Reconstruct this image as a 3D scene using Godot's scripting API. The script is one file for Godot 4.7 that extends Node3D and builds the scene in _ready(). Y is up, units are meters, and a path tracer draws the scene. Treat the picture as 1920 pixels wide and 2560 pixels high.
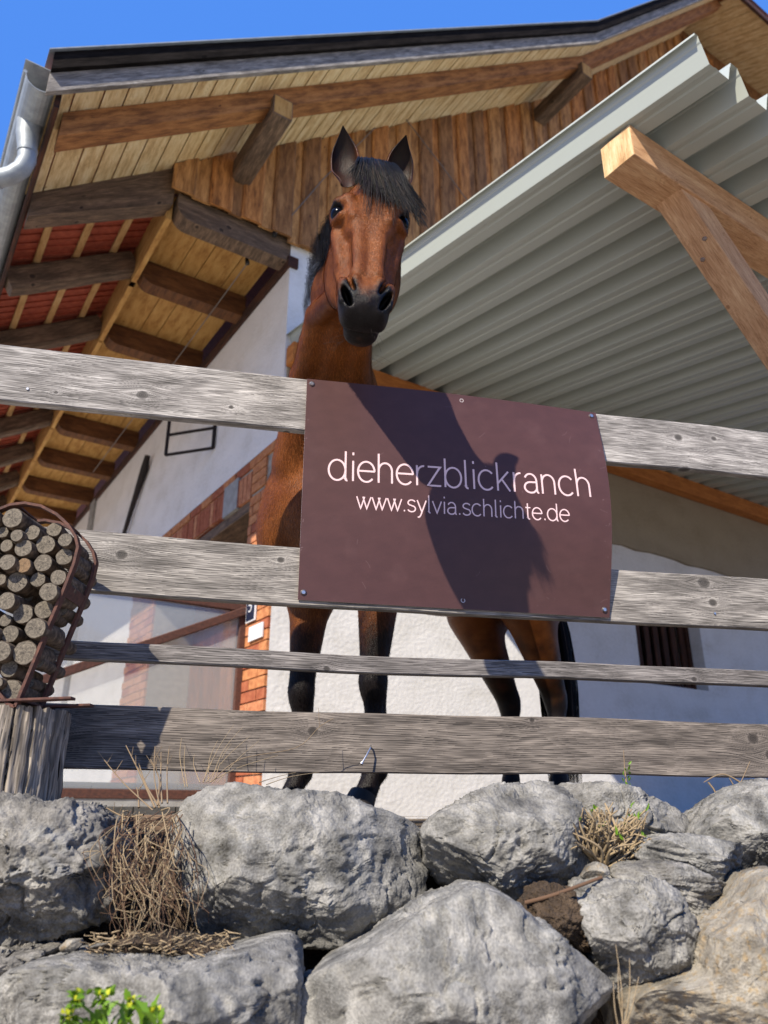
extends Node3D
# World: y up, metres, terrace surface at y = 0, camera just above it looking up.
const PITCH := 21.3
const CAM_Y := 0.03
const FOC := 1923.0            # focal length in photo pixels
const HOUSE_AT := Vector3(-0.75, 0, -5.0)
const HOUSE_TURN := 33.4
const FS := 1.15                 # size of fence, sign and boulders against the first estimate of a 2 m distance
const FENCE_AT := Vector3(0, 0, -2.0 * FS)
const FENCE_TURN := 12.9
var M := {}
var rng := RandomNumberGenerator.new()

func _ready() -> void:
	rng.seed = 7
	var cam := Camera3D.new()
	cam.name = "camera"
	cam.position = Vector3(0, CAM_Y, 0)
	cam.rotation_degrees = Vector3(PITCH, 0, 0)
	cam.fov = rad_to_deg(2.0 * atan(1280.0 / FOC))
	cam.near = 0.05
	cam.far = 4000.0
	var lens := CameraAttributesPhysical.new()      # slight softness of the far house, focus on fence and horse
	lens.frustum_focal_length = 18.03
	lens.frustum_near = 0.05
	lens.frustum_far = 4000.0
	lens.frustum_focus_distance = 2.2
	lens.exposure_aperture = 2.2
	cam.attributes = lens
	cam.fov = rad_to_deg(2.0 * atan(1280.0 / FOC))
	add_child(cam)
	cam.current = true
	var we := WorldEnvironment.new()
	we.name = "world_environment"
	var env := Environment.new()
	env.background_mode = Environment.BG_SKY
	var sm := ProceduralSkyMaterial.new()
	sm.sky_top_color = Color(0.262, 0.460, 0.775)
	sm.sky_horizon_color = Color(0.47, 0.61, 0.80)
	sm.sky_curve = 0.14
	sm.ground_bottom_color = Color(0.30, 0.28, 0.25)
	sm.ground_horizon_color = Color(0.55, 0.56, 0.56)
	sm.sun_angle_max = 1.0
	sm.sky_energy_multiplier = 1.0
	var sky := Sky.new()
	sky.sky_material = sm
	env.sky = sky
	env.background_energy_multiplier = 1.0
	env.tonemap_mode = Environment.TONE_MAPPER_LINEAR
	env.tonemap_exposure = 1.6
	env.sdfgi_enabled = true
	env.ssao_enabled = true
	env.ssil_enabled = true
	we.environment = env
	add_child(we)
	var sun := DirectionalLight3D.new()
	sun.name = "sun"
	sun.light_energy = 1.6
	sun.light_color = Color(1.0, 0.955, 0.88)
	sun.light_angular_distance = 0.5
	sun.shadow_enabled = true
	var hb := Basis(Vector3.UP, deg_to_rad(HOUSE_TURN))
	var to_sun := (hb * Vector3(-1.9, 1.75, 1.0)).normalized()
	add_child(sun)
	sun.look_at_from_position(to_sun * 30.0, Vector3.ZERO)

	make_materials()
	build_ground()
	build_house()
	build_house_fixtures()
	build_canopy()
	build_gate()
	build_fence()
	build_sign()
	build_basket()
	build_rocks()
	build_plants()
	build_horse()

# ---------------------------------------------------------------- helpers
func ray(x: float, y: float) -> Vector3:        # photo pixel (1659 wide view) to a direction
	var k := 1920.0 / 1659.0
	return Basis(Vector3.RIGHT, deg_to_rad(PITCH)) * Vector3((x * k - 960.0) / FOC, -(y * k - 1280.0) / FOC, -1.0)

func at_z(x: float, y: float, z: float) -> Vector3:   # where that ray meets the upright plane z
	var r := ray(x, y)
	return Vector3(0, CAM_Y, 0) + r * (z / r.z)

func at_f(x: float, y: float, z: float) -> Vector3:   # the same for the fence and the boulders
	return at_z(x, y, z * FS)

func fy(y: float) -> float:
	return CAM_Y + (y - CAM_Y) * FS

func thing(called: String, label: String, category: String, at := Vector3.ZERO, turn := 0.0, group := "") -> Node3D:
	var o := Node3D.new()
	o.name = called
	o.position = at
	o.rotation.y = deg_to_rad(turn)
	o.set_meta("label", label)
	o.set_meta("category", category)
	if group != "":
		o.set_meta("group", group)
	add_child(o, true)
	return o

func part(parent: Node, called: String, mesh: Mesh, mat: Material, label := "") -> MeshInstance3D:
	var o := MeshInstance3D.new()
	o.name = called
	o.mesh = mesh
	o.material_override = mat
	if label != "":
		o.set_meta("label", label)
	parent.add_child(o, true)
	return o

func single(called: String, mesh: Mesh, mat: Material, label: String, category: String, at := Vector3.ZERO, group := "") -> MeshInstance3D:
	var o := part(self, called, mesh, mat, label)
	o.position = at
	o.set_meta("category", category)
	if group != "":
		o.set_meta("group", group)
	return o

func structure(called: String, mesh: Mesh, mat: Material) -> MeshInstance3D:
	var o := part(self, called, mesh, mat)
	o.set_meta("kind", "structure")
	return o

class MB:                                       # collects triangles
	var v := PackedVector3Array()
	var n := PackedVector3Array()
	var t := PackedVector2Array()
	var c := PackedColorArray()
	var i := PackedInt32Array()
	var col := Color.WHITE
	func vert(p: Vector3, nn: Vector3, uv: Vector2) -> int:
		v.append(p); n.append(nn); t.append(uv); c.append(col)
		return v.size() - 1
	func tri(a: int, b: int, d: int) -> void:   # wound so that it faces along its normals
		var f := (v[d] - v[a]).cross(v[b] - v[a])
		if f.dot(n[a] + n[b] + n[d]) >= 0.0:
			i.append(a); i.append(b); i.append(d)
		else:
			i.append(a); i.append(d); i.append(b)
	func quad(a: Vector3, b: Vector3, cc: Vector3, d: Vector3, nn: Vector3, ua: Vector2, ub: Vector2, uc: Vector2, ud: Vector2) -> void:
		var k := vert(a, nn, ua)
		vert(b, nn, ub); vert(cc, nn, uc); vert(d, nn, ud)
		tri(k, k + 1, k + 2); tri(k, k + 2, k + 3)
	func hexa(p: Array, uo := 0.0, vo := 0.0) -> void:   # p[0..3] one end, p[4..7] the other
		var mid := Vector3.ZERO
		for q in p: mid += q
		mid /= 8.0
		var len: float = (p[4] - p[0]).length()
		var w := vo
		for k in 4:
			var a: Vector3 = p[k]
			var b: Vector3 = p[(k + 1) % 4]
			var e: Vector3 = p[4 + (k + 1) % 4]
			var f: Vector3 = p[4 + k]
			var nn: Vector3 = (b - a).cross(f - a).normalized()
			if nn.dot((a + b + e + f) * 0.25 - mid) < 0.0: nn = -nn
			var w2: float = w + (b - a).length()
			quad(a, b, e, f, nn, Vector2(uo, w), Vector2(uo, w2), Vector2(uo + len, w2), Vector2(uo + len, w))
			w = w2
		for s in 2:
			var a: Vector3 = p[s * 4]
			var b: Vector3 = p[s * 4 + 1]
			var e: Vector3 = p[s * 4 + 2]
			var f: Vector3 = p[s * 4 + 3]
			var nn := (b - a).cross(f - a).normalized()
			if nn.dot((a + e) * 0.5 - mid) < 0.0: nn = -nn
			var ww := (b - a).length()
			var hh := (f - a).length()
			quad(a, b, e, f, nn, Vector2(uo, vo), Vector2(uo, vo + ww), Vector2(uo + hh, vo + ww), Vector2(uo + hh, vo))
	func box(a: Vector3, b: Vector3, axis := 0, uo := 0.0, vo := 0.0) -> void:   # between two corners, grain along axis
		var lo := Vector3(minf(a.x, b.x), minf(a.y, b.y), minf(a.z, b.z))
		var hi := Vector3(maxf(a.x, b.x), maxf(a.y, b.y), maxf(a.z, b.z))
		if axis == 0:
			hexa([Vector3(lo.x, hi.y, hi.z), Vector3(lo.x, lo.y, hi.z), lo, Vector3(lo.x, hi.y, lo.z), hi, Vector3(hi.x, lo.y, hi.z), Vector3(hi.x, lo.y, lo.z), Vector3(hi.x, hi.y, lo.z)], uo, vo)
		elif axis == 1:
			hexa([Vector3(lo.x, lo.y, hi.z), Vector3(hi.x, lo.y, hi.z), Vector3(hi.x, lo.y, lo.z), lo, Vector3(lo.x, hi.y, hi.z), hi, Vector3(hi.x, hi.y, lo.z), Vector3(lo.x, hi.y, lo.z)], uo, vo)
		else:
			hexa([Vector3(lo.x, hi.y, lo.z), Vector3(hi.x, hi.y, lo.z), Vector3(hi.x, lo.y, lo.z), lo, Vector3(lo.x, hi.y, hi.z), hi, Vector3(hi.x, lo.y, hi.z), Vector3(lo.x, lo.y, hi.z)], uo, vo)
	func sweep(prof: PackedVector2Array, frames: Array, closed := true, caps := true, uo := 0.0, vo := 0.0) -> void:   # flat-sided profile along frames
		var m := prof.size()
		var u := uo
		for k in frames.size() - 1:
			var fa: Transform3D = frames[k]
			var fb: Transform3D = frames[k + 1]
			var du := fa.origin.distance_to(fb.origin)
			var w := vo
			var mid := (fa.origin + fb.origin) * 0.5
			for j in (m if closed else m - 1):
				var q0 := prof[j]
				var q1 := prof[(j + 1) % m]
				var a := fa * Vector3(q0.x, q0.y, 0)
				var b := fa * Vector3(q1.x, q1.y, 0)
				var e := fb * Vector3(q1.x, q1.y, 0)
				var f := fb * Vector3(q0.x, q0.y, 0)
				var out := Vector2(q1.y - q0.y, q0.x - q1.x)
				var nn := (fa.basis * Vector3(-out.x, -out.y, 0)).normalized()
				var w2 := w + (q1 - q0).length()
				quad(a, b, e, f, nn, Vector2(u, w), Vector2(u, w2), Vector2(u + du, w2), Vector2(u + du, w))
				w = w2
			u += du
		if caps and closed:
			for s in 2:
				var fr: Transform3D = frames[0] if s == 0 else frames[-1]
				var nn := fr.basis.z.normalized() * (1.0 if s == 1 else -1.0)
				if (frames[-1].origin - frames[0].origin).dot(fr.basis.z) < 0.0: nn = -nn
				var base := v.size()
				for q in prof: vert(fr * Vector3(q.x, q.y, 0), nn, q + Vector2(uo, vo))
				var ids := Geometry2D.triangulate_polygon(prof)
				for k in range(0, ids.size(), 3): tri(base + ids[k], base + ids[k + 1], base + ids[k + 2])
	func tube(pts: PackedVector3Array, radii: PackedFloat32Array, sides := 8, caps := true, squash := 1.0, uo := 0.0) -> void:
		var side := Vector3.ZERO
		var u := uo
		var base := v.size()
		for k in pts.size():
			var d: Vector3 = (pts[mini(k + 1, pts.size() - 1)] - pts[maxi(k - 1, 0)]).normalized()
			if side == Vector3.ZERO:
				side = d.cross(Vector3.UP if absf(d.y) < 0.9 else Vector3.RIGHT).normalized()
			side = (side - d * side.dot(d)).normalized()
			var up := d.cross(side)
			if k > 0: u += pts[k].distance_to(pts[k - 1])
			for j in sides + 1:
				var a := TAU * j / sides
				var nn := side * cos(a) + up * sin(a)
				vert(pts[k] + (side * cos(a) + up * sin(a) * squash) * radii[k], nn, Vector2(u, radii[k] * a))
		for k in pts.size() - 1:
			for j in sides:
				var a := base + k * (sides + 1) + j
				tri(a, a + 1, a + sides + 2); tri(a, a + sides + 2, a + sides + 1)
		if caps:
			for s in 2:
				var k := 0 if s == 0 else pts.size() - 1
				var d: Vector3 = (pts[1] - pts[0]).normalized() * -1.0 if s == 0 else (pts[-1] - pts[-2]).normalized()
				var mid := vert(pts[k], d, Vector2(0.5, 0.5))
				for j in sides + 1:
					var q := base + k * (sides + 1) + j
					vert(v[q], d, Vector2(0.5, 0.5) + Vector2(cos(TAU * j / sides), sin(TAU * j / sides)) * 0.5)
				for j in sides: tri(mid, mid + 1 + j, mid + 2 + j)
	func grid(nu: int, nv: int, f: Callable) -> void:   # f(s, t) -> [point, uv]; smooth normals
		var base := v.size()
		for a in nu + 1:
			for b in nv + 1:
				var r: Array = f.call(float(a) / nu, float(b) / nv)
				vert(r[0], Vector3.UP, r[1])
		var acc := PackedVector3Array()
		acc.resize((nu + 1) * (nv + 1))
		for a in nu:
			for b in nv:
				var q := base + a * (nv + 1) + b
				var fn := (v[q + nv + 1] - v[q]).cross(v[q + 1] - v[q]) + (v[q + nv + 2] - v[q + nv + 1]).cross(v[q + 1] - v[q + nv + 1]) 
				for k in [0, 1, nv + 1, nv + 2]: acc[q - base + k] += fn
		for k in acc.size(): n[base + k] = acc[k].normalized()
		for a in nu:
			for b in nv:
				var q := base + a * (nv + 1) + b
				tri(q, q + 1, q + nv + 2); tri(q, q + nv + 2, q + nv + 1)
	func smooth(from := 0) -> void:               # normals from the shared corners of indexed triangles
		var acc := PackedVector3Array()
		acc.resize(v.size())
		for k in range(from, i.size(), 3):
			var a := i[k]; var b := i[k + 1]; var d := i[k + 2]
			var f := (v[d] - v[a]).cross(v[b] - v[a])
			acc[a] += f; acc[b] += f; acc[d] += f
		for k in v.size():
			if acc[k] != Vector3.ZERO: n[k] = acc[k].normalized()
	func done() -> ArrayMesh:
		var a := []
		a.resize(Mesh.ARRAY_MAX)
		a[Mesh.ARRAY_VERTEX] = v
		a[Mesh.ARRAY_NORMAL] = n
		a[Mesh.ARRAY_TEX_UV] = t
		a[Mesh.ARRAY_COLOR] = c
		a[Mesh.ARRAY_INDEX] = i
		var m := ArrayMesh.new()
		m.add_surface_from_arrays(Mesh.PRIMITIVE_TRIANGLES, a)
		return m

func frames_along(pts: Array, up := Vector3.UP) -> Array:     # x = to the side, y = up, z = onward
	var out := []
	for k in pts.size():
		var d: Vector3 = (pts[mini(k + 1, pts.size() - 1)] - pts[maxi(k - 1, 0)]).normalized()
		var s := up.cross(d).normalized()
		out.append(Transform3D(Basis(s, d.cross(s), d), pts[k]))
	return out

func chamfered(w: float, h: float, b: float) -> PackedVector2Array:   # rectangle about the origin with cut corners; starts at the front top corner
	return PackedVector2Array([Vector2(w / 2, h / 2 - b), Vector2(w / 2, -h / 2 + b), Vector2(w / 2 - b, -h / 2), Vector2(-w / 2 + b, -h / 2), Vector2(-w / 2, -h / 2 + b), Vector2(-w / 2, h / 2 - b), Vector2(-w / 2 + b, h / 2), Vector2(w / 2 - b, h / 2)])

func beam(a: Vector3, b: Vector3, w: float, h: float, bev := 0.006, up := Vector3.UP, wob := 0.0, segs := 1) -> ArrayMesh:
	var mb := MB.new()
	var pts := []
	for k in segs + 1:
		var p := a.lerp(b, float(k) / segs)
		if wob > 0.0: p += Vector3(rng.randf_range(-wob, wob), rng.randf_range(-wob, wob), rng.randf_range(-wob, wob))
		pts.append(p)
	mb.sweep(chamfered(w, h, bev), frames_along(pts, up), true, true, rng.randf() * 2.0, rng.randf() * 0.4)
	return mb.done()

func noise(freq: float, sd: int, oct := 3, type := FastNoiseLite.TYPE_SIMPLEX_SMOOTH, frac := FastNoiseLite.FRACTAL_FBM) -> FastNoiseLite:
	var f := FastNoiseLite.new()
	f.noise_type = type
	f.seed = sd
	f.frequency = freq
	f.fractal_type = frac
	f.fractal_octaves = oct
	return f

# ---------------------------------------------------------------- materials
func mat(called: String, col: Color, rough := 0.8, metal := 0.0) -> StandardMaterial3D:
	var m := StandardMaterial3D.new()
	m.resource_name = called
	m.albedo_color = col
	m.roughness = rough
	m.metallic = metal
	M[called] = m
	return m

func tex(bytes: PackedByteArray, w: int, h: int, rgb: bool) -> ImageTexture:
	return ImageTexture.create_from_image(Image.create_from_data(w, h, false, Image.FORMAT_RGB8 if rgb else Image.FORMAT_L8, bytes))

func ramp3(a: Color, b: Color, c: Color, t: float) -> Color:
	return a.lerp(b, clampf(t * 2.0, 0, 1)) if t < 0.5 else b.lerp(c, clampf(t * 2.0 - 1.0, 0, 1))

# Grain, cracks and knots of sawn wood. The picture covers lm by wm metres.
func wood(called: String, w: int, h: int, lm: float, wm: float, dark: Color, mid: Color, light: Color, sd: int, knots: Array, cracks: float, relief: float, patch := 0.5) -> StandardMaterial3D:
	var fine := noise(1.0, sd, 2)
	var broad := noise(1.0, sd + 1, 2)
	var line := noise(1.0, sd + 2, 2)
	var heart := PackedFloat32Array(); heart.resize(w)
	for x in w: heart[x] = line.get_noise_2d(cos(TAU * x / w) * 1.1, sin(TAU * x / w) * 1.1)
	var crk := PackedFloat32Array(); crk.resize(64 * 128)      # which years have split open where
	for k in 64 * 128: crk[k] = line.get_noise_2d(float(k % 128) * 0.05 * lm / 2.9, (k / 128) * 9.7) * 0.5 + 0.5
	var ring_gap := 0.0060
	var blot := noise(1.0, sd + 3, 3)
	var px := PackedByteArray(); px.resize(w * h * 3)
	var ht := PackedByteArray(); ht.resize(w * h)
	for y in h:
		var v := wm * y / h
		for x in w:
			var u := lm * x / w
			var vv := v
			var kin := 9.0
			for k in knots:
				var du: float = u - k[0]
				if absf(du) > k[2] * 9.0: continue
				var dv: float = v - k[1]
				if absf(dv) > k[2] * 7.0: continue
				var e := exp(-pow(du / (k[2] * 3.0), 2))
				vv -= signf(dv) * k[2] * 1.4 * e * exp(-absf(dv) / (k[2] * 2.2))
				kin = minf(kin, sqrt(pow(du / (k[2] * 1.25), 2) + pow(dv / k[2], 2)))
			var uu := u
			var bl := 0.0
			if u > lm * 0.9: bl = (u - lm * 0.9) / (lm * 0.1)
			var g1 := fine.get_noise_2d(uu * 9.0, vv * 230.0)
			var g2 := broad.get_noise_2d(uu * 0.9, vv * 30.0)
			var bt := blot.get_noise_2d(uu * 3.0, v * 14.0)
			if bl > 0.0:
				uu = u - lm
				g1 = lerpf(g1, fine.get_noise_2d(uu * 9.0, vv * 230.0), bl)
				g2 = lerpf(g2, broad.get_noise_2d(uu * 0.9, vv * 30.0), bl)
				bt = lerpf(bt, blot.get_noise_2d(uu * 3.0, v * 14.0), bl)
			# growth rings cut lengthwise: lines that wander along the board and part round the knots
			var ph := (vv + 0.010 * heart[x]) / ring_gap + 1.7 * line.get_noise_2d(uu * 0.55, vv * 9.0) * (1.0 - bl) + 1.7 * bl * line.get_noise_2d((u - lm) * 0.55, vv * 9.0) + g2 * 0.22 + 0.06 * g1
			var fl := ph - floorf(ph)
			var ring := pow(fl, 3.0)                      # dark late wood at the end of each year
			var t := 0.60 + 0.40 * g1 + 0.16 * g2 - 0.27 * ring + patch * 0.5 * bt
			var z := 0.60 + 0.20 * g1 + 0.22 * ring
			var crack := 0.0
			if cracks > 0.0:
				var yr := int(floorf(ph)) & 63
				var on := clampf((crk[yr * 128 + int(u / lm * 127.0)] - 0.56) * 7.0, 0, 1)
				if on > 0.0: crack = on * clampf(1.0 - absf(fl - 0.93) / 0.14, 0, 1) * minf(cracks, 1.0)
			if kin < 1.0:
				t = lerpf(0.12, t, clampf((kin - 0.55) * 2.0, 0, 1)) + 0.10 * sin(kin * 22.0)
				z = lerpf(0.35, z, clampf(kin * kin, 0, 1))
			elif kin < 1.7:
				t += 0.16 * (1.7 - kin)
			var c := ramp3(dark, mid, light, clampf(t, 0, 1))
			c = c.lerp(dark * 0.35, crack * 0.85)
			z -= crack * 0.5
			var o := y * w + x
			px[o * 3] = clampi(int(c.r * 255.0), 0, 255)
			px[o * 3 + 1] = clampi(int(c.g * 255.0), 0, 255)
			px[o * 3 + 2] = clampi(int(c.b * 255.0), 0, 255)
			ht[o] = clampi(int(z * 255.0), 0, 255)
	var m := mat(called, Color.WHITE, 0.85)
	m.albedo_texture = tex(px, w, h, true)
	m.heightmap_enabled = true
	m.heightmap_texture = tex(ht, w, h, false)
	m.heightmap_scale = relief
	m.uv1_scale = Vector3(1.0 / lm, 1.0 / wm, 1)
	return m

func tint(called: String, source: String, col: Color, rough := -1.0) -> StandardMaterial3D:
	var m: StandardMaterial3D = M[source].duplicate()
	m.resource_name = called
	m.albedo_color = col
	if rough >= 0.0: m.roughness = rough
	M[called] = m
	return m

# Mottled mineral surface from three layers of seamless noise, mapped on all sides.
func mineral(called: String, size: int, metres: float, cols: Array, sd: int, relief: float, rough := 0.9, ridge := 0.3, spots := 0.0, spot_col := Color.WHITE, use_vertex := false) -> StandardMaterial3D:
	var a := noise(6.0 / size, sd, 5).get_seamless_image(size, size).get_data()
	var b := noise(60.0 / size, sd + 1, 4).get_seamless_image(size, size).get_data()
	var d := noise(9.0 / size, sd + 2, 5, FastNoiseLite.TYPE_SIMPLEX_SMOOTH, FastNoiseLite.FRACTAL_RIDGED).get_seamless_image(size, size).get_data()
	var e := noise(14.0 / size, sd + 3, 4).get_seamless_image(size, size).get_data()
	var px := PackedByteArray(); px.resize(size * size * 3)
	var ht := PackedByteArray(); ht.resize(size * size)
	for o in size * size:
		var fa := a[o] / 255.0
		var fb := b[o] / 255.0
		var fd := d[o] / 255.0
		var t := 0.5 + (fa - 0.5) * 1.0 + (fb - 0.5) * 0.65
		var c := ramp3(cols[0], cols[1], cols[2], clampf(t, 0, 1))
		if ridge > 0.0: c = c.lerp(cols[2], clampf((fd - 0.8) * 5.0, 0, 1) * ridge)
		if spots > 0.0: c = c.lerp(spot_col, clampf((e[o] / 255.0 - 0.62) * 9.0, 0, 1) * spots * (0.5 + 0.5 * fb))
		px[o * 3] = clampi(int(c.r * 255.0), 0, 255)
		px[o * 3 + 1] = clampi(int(c.g * 255.0), 0, 255)
		px[o * 3 + 2] = clampi(int(c.b * 255.0), 0, 255)
		ht[o] = clampi(int((0.25 * fa + 0.45 * fb + 0.3 * fd) * 255.0), 0, 255)
	var m := mat(called, Color.WHITE, rough)
	m.albedo_texture = tex(px, size, size, true)
	m.heightmap_enabled = true
	m.heightmap_texture = tex(ht, size, size, false)
	m.heightmap_scale = relief
	m.uv1_triplanar = true
	m.uv1_world_triplanar = true
	m.uv1_scale = Vector3.ONE / metres
	m.vertex_color_use_as_albedo = use_vertex
	return m

func log_ends(w: int) -> StandardMaterial3D:           # four sawn faces side by side: rings, drying cracks, grey weathering
	var f := noise(1.0, 91, 3)
	var px := PackedByteArray(); px.resize(w * 4 * w * 3)
	for s in 4:
		var r := RandomNumberGenerator.new()
		r.seed = 400 + s
		var cr := []
		for k in 5 + s: cr.append([r.randf() * TAU, r.randf_range(0.35, 1.0), r.randf_range(0.018, 0.05)])
		for y in w:
			for x in w:
				var p := Vector2(x, y) / w * 2.0 - Vector2.ONE
				var rr := p.length()
				var an := p.angle()
				var nz := f.get_noise_3d(p.x * 3.0, p.y * 3.0, s * 7.0)
				var n2 := f.get_noise_3d(p.x * 16.0, p.y * 16.0, s * 7.0 + 3.0)
				var t := 0.45 + 0.28 * nz + 0.3 * n2 + 0.14 * sin((rr + nz * 0.12) * 46.0)
				var c := ramp3(Color(0.18, 0.165, 0.145), Color(0.40, 0.37, 0.325), Color(0.66, 0.62, 0.55), clampf(t, 0, 1))
				if s == 1: c = c.lerp(Color(0.58, 0.38, 0.18), 0.35)
				var dk := 0.0
				for k in cr:
					var da := absf(wrapf(an - k[0] - nz * 0.35, -PI, PI)) * rr
					if rr < k[1]: dk = maxf(dk, clampf(1.0 - da / (k[2] * (0.4 + rr)), 0, 1))
				c = c.lerp(Color(0.05, 0.04, 0.035), dk * 0.95)
				if rr > 0.93: c = c.lerp(Color(0.16, 0.13, 0.10), 0.6)
				var o := (y * w * 4 + s * w + x) * 3
				px[o] = clampi(int(c.r * 255.0), 0, 255); px[o + 1] = clampi(int(c.g * 255.0), 0, 255); px[o + 2] = clampi(int(c.b * 255.0), 0, 255)
	var m := mat("log_end", Color.WHITE, 0.9)
	m.albedo_texture = tex(px, w * 4, w, true)
	return m

func make_materials() -> void:
	# rails: u runs from -1.3 m, each rail owns a 0.15 m band of the picture
	var kn := [[0.62, 0.105, 0.011], [0.40, 0.125, 0.004], [0.86, 0.115, 0.005], [2.27, 0.055, 0.010], [2.40, 0.045, 0.007],
		[0.62, 0.205, 0.010], [1.02, 0.185, 0.007], [2.28, 0.172, 0.014], [2.30, 0.232, 0.010], [0.1, 0.22, 0.012],
		[1.15, 0.335, 0.006], [2.2, 0.33, 0.006], [0.50, 0.50, 0.014], [1.12, 0.492, 0.009], [2.36, 0.486, 0.012], [2.41, 0.53, 0.013], [1.7, 0.456, 0.005]]
	for k in kn:
		k[0] *= FS; k[1] *= FS; k[2] *= FS * 1.25
	wood("grey_wood", 2048, 512, 3.3, 0.72, Color(0.21, 0.20, 0.19), Color(0.47, 0.46, 0.45), Color(0.74, 0.73, 0.715), 11, kn, 1.0, 0.22, 0.55)
	wood("brown_wood", 640, 256, 2.2, 0.6, Color(0.20, 0.12, 0.065), Color(0.42, 0.26, 0.14), Color(0.62, 0.42, 0.25), 31, [[0.4, 0.2, 0.02], [1.5, 0.45, 0.018]], 0.8, 0.2, 0.9)
	wood("barn_wood", 1024, 256, 2.2, 0.6, Color(0.40, 0.275, 0.15), Color(0.67, 0.49, 0.295), Color(0.83, 0.65, 0.43), 35, [[0.4, 0.2, 0.012], [1.5, 0.45, 0.012]], 0.5, 0.15, 1.0)
	wood("pale_wood", 1024, 256, 2.2, 0.6, Color(0.68, 0.54, 0.35), Color(0.87, 0.76, 0.55), Color(0.94, 0.87, 0.70), 51, [[0.3, 0.12, 0.014], [1.2, 0.34, 0.012], [1.8, 0.5, 0.016]], 0.35, 0.1, 1.0)
	wood("timber", 896, 256, 2.0, 0.6, Color(0.54, 0.38, 0.25), Color(0.73, 0.56, 0.40), Color(0.84, 0.70, 0.54), 71, [[0.25, 0.1, 0.010], [0.7, 0.3, 0.008], [1.3, 0.18, 0.011], [1.6, 0.5, 0.009], [1.0, 0.42, 0.007]], 0.25, 0.06, 0.5)
	tint("old_beam", "grey_wood", Color(0.80, 0.67, 0.55))
	tint("batten_wood", "pale_wood", Color(0.80, 0.72, 0.64))
	tint("dark_beam", "brown_wood", Color(0.55, 0.46, 0.40))
	tint("gable_wood", "barn_wood", Color(1.0, 0.97, 0.92))
	tint("gable_wood_dark", "barn_wood", Color(0.80, 0.76, 0.74))
	tint("gable_wood_red", "barn_wood", Color(1.0, 0.90, 0.78))
	tint("ochre_wood", "pale_wood", Color(0.82, 0.71, 0.53))
	tint("corbel_wood", "barn_wood", Color(0.58, 0.50, 0.43))
	tint("sawn_wood", "pale_wood", Color(0.90, 0.86, 0.86))
	tint("grey_board", "grey_wood", Color(1.0, 0.98, 0.95))
	tint("black_board", "grey_wood", Color(0.27, 0.25, 0.24)).metallic_specular = 0.15
	tint("rafter_wood", "barn_wood", Color(0.86, 0.78, 0.70))
	tint("stump_wood", "grey_wood", Color(0.98, 0.93, 0.86))
	tint("orange_timber", "timber", Color(0.98, 0.80, 0.55))
	tint("door_wood", "brown_wood", Color(0.9, 0.78, 0.68))
	var pl := mineral("plaster", 512, 2.2, [Color(0.80, 0.79, 0.765), Color(0.865, 0.86, 0.85), Color(0.90, 0.895, 0.885)], 101, 0.6, 0.92, 0.0)
	pl.uv1_world_triplanar = true
	tint("plaster_old", "plaster", Color(0.70, 0.65, 0.56))
	tint("rail_pale", "grey_wood", Color(1.06, 1.05, 1.04))
	tint("rail_warm", "grey_wood", Color(0.97, 0.95, 0.92))
	tint("rail_dull", "grey_wood", Color(0.84, 0.82, 0.81))
	tint("rail_brown", "grey_wood", Color(0.82, 0.775, 0.73))
	mineral("brick", 256, 0.35, [Color(0.56, 0.33, 0.22), Color(0.70, 0.45, 0.31), Color(0.80, 0.59, 0.43)], 111, 0.5, 0.95, 0.0)
	tint("brick_red", "brick", Color(0.86, 0.74, 0.72))
	tint("brick_pale", "brick", Color(1.0, 1.0, 0.92))
	mineral("mortar", 256, 0.4, [Color(0.50, 0.47, 0.43), Color(0.60, 0.57, 0.52), Color(0.68, 0.65, 0.6)], 121, 0.5)
	mineral("concrete", 256, 0.6, [Color(0.48, 0.48, 0.47), Color(0.58, 0.58, 0.57), Color(0.66, 0.66, 0.65)], 131, 0.3)
	mineral("rock", 1024, 0.42, [Color(0.25, 0.245, 0.235), Color(0.455, 0.45, 0.435), Color(0.66, 0.65, 0.625)], 141, 0.45, 0.9, 0.45, 0.0, Color.WHITE, true)
	mineral("rock_tan", 512, 0.36, [Color(0.36, 0.34, 0.305), Color(0.53, 0.505, 0.46), Color(0.68, 0.66, 0.61)], 151, 0.5, 0.9, 0.25, 0.5, Color(0.62, 0.45, 0.20), true)
	mineral("soil", 512, 0.25, [Color(0.15, 0.115, 0.085), Color(0.25, 0.20, 0.15), Color(0.40, 0.335, 0.265)], 161, 1.2, 1.0, 0.0)
	mineral("yard_earth", 512, 0.7, [Color(0.27, 0.23, 0.18), Color(0.36, 0.31, 0.25), Color(0.46, 0.41, 0.34)], 175, 0.8, 1.0, 0.0)
	mineral("gravel", 512, 0.8, [Color(0.60, 0.57, 0.52), Color(0.70, 0.67, 0.62), Color(0.78, 0.75, 0.70)], 171, 0.8, 1.0, 0.0)
	mineral("tile_clay", 256, 0.4, [Color(0.46, 0.20, 0.14), Color(0.60, 0.27, 0.18), Color(0.72, 0.38, 0.27)], 181, 0.2, 0.85, 0.0)
	mineral("rust", 256, 0.12, [Color(0.20, 0.12, 0.10), Color(0.30, 0.18, 0.145), Color(0.40, 0.25, 0.19)], 191, 0.05, 0.8, 0.0)
	mineral("bark", 256, 0.12, [Color(0.15, 0.12, 0.09), Color(0.34, 0.28, 0.22), Color(0.55, 0.48, 0.40)], 201, 0.4, 0.95, 0.0)
	mineral("zinc", 256, 0.5, [Color(0.50, 0.53, 0.55), Color(0.58, 0.61, 0.63), Color(0.66, 0.69, 0.70)], 211, 0.02, 0.5, 0.0).metallic = 0.25
	log_ends(256)
	mat("sheet_metal", Color(0.655, 0.68, 0.65), 0.3, 0.0)
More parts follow.
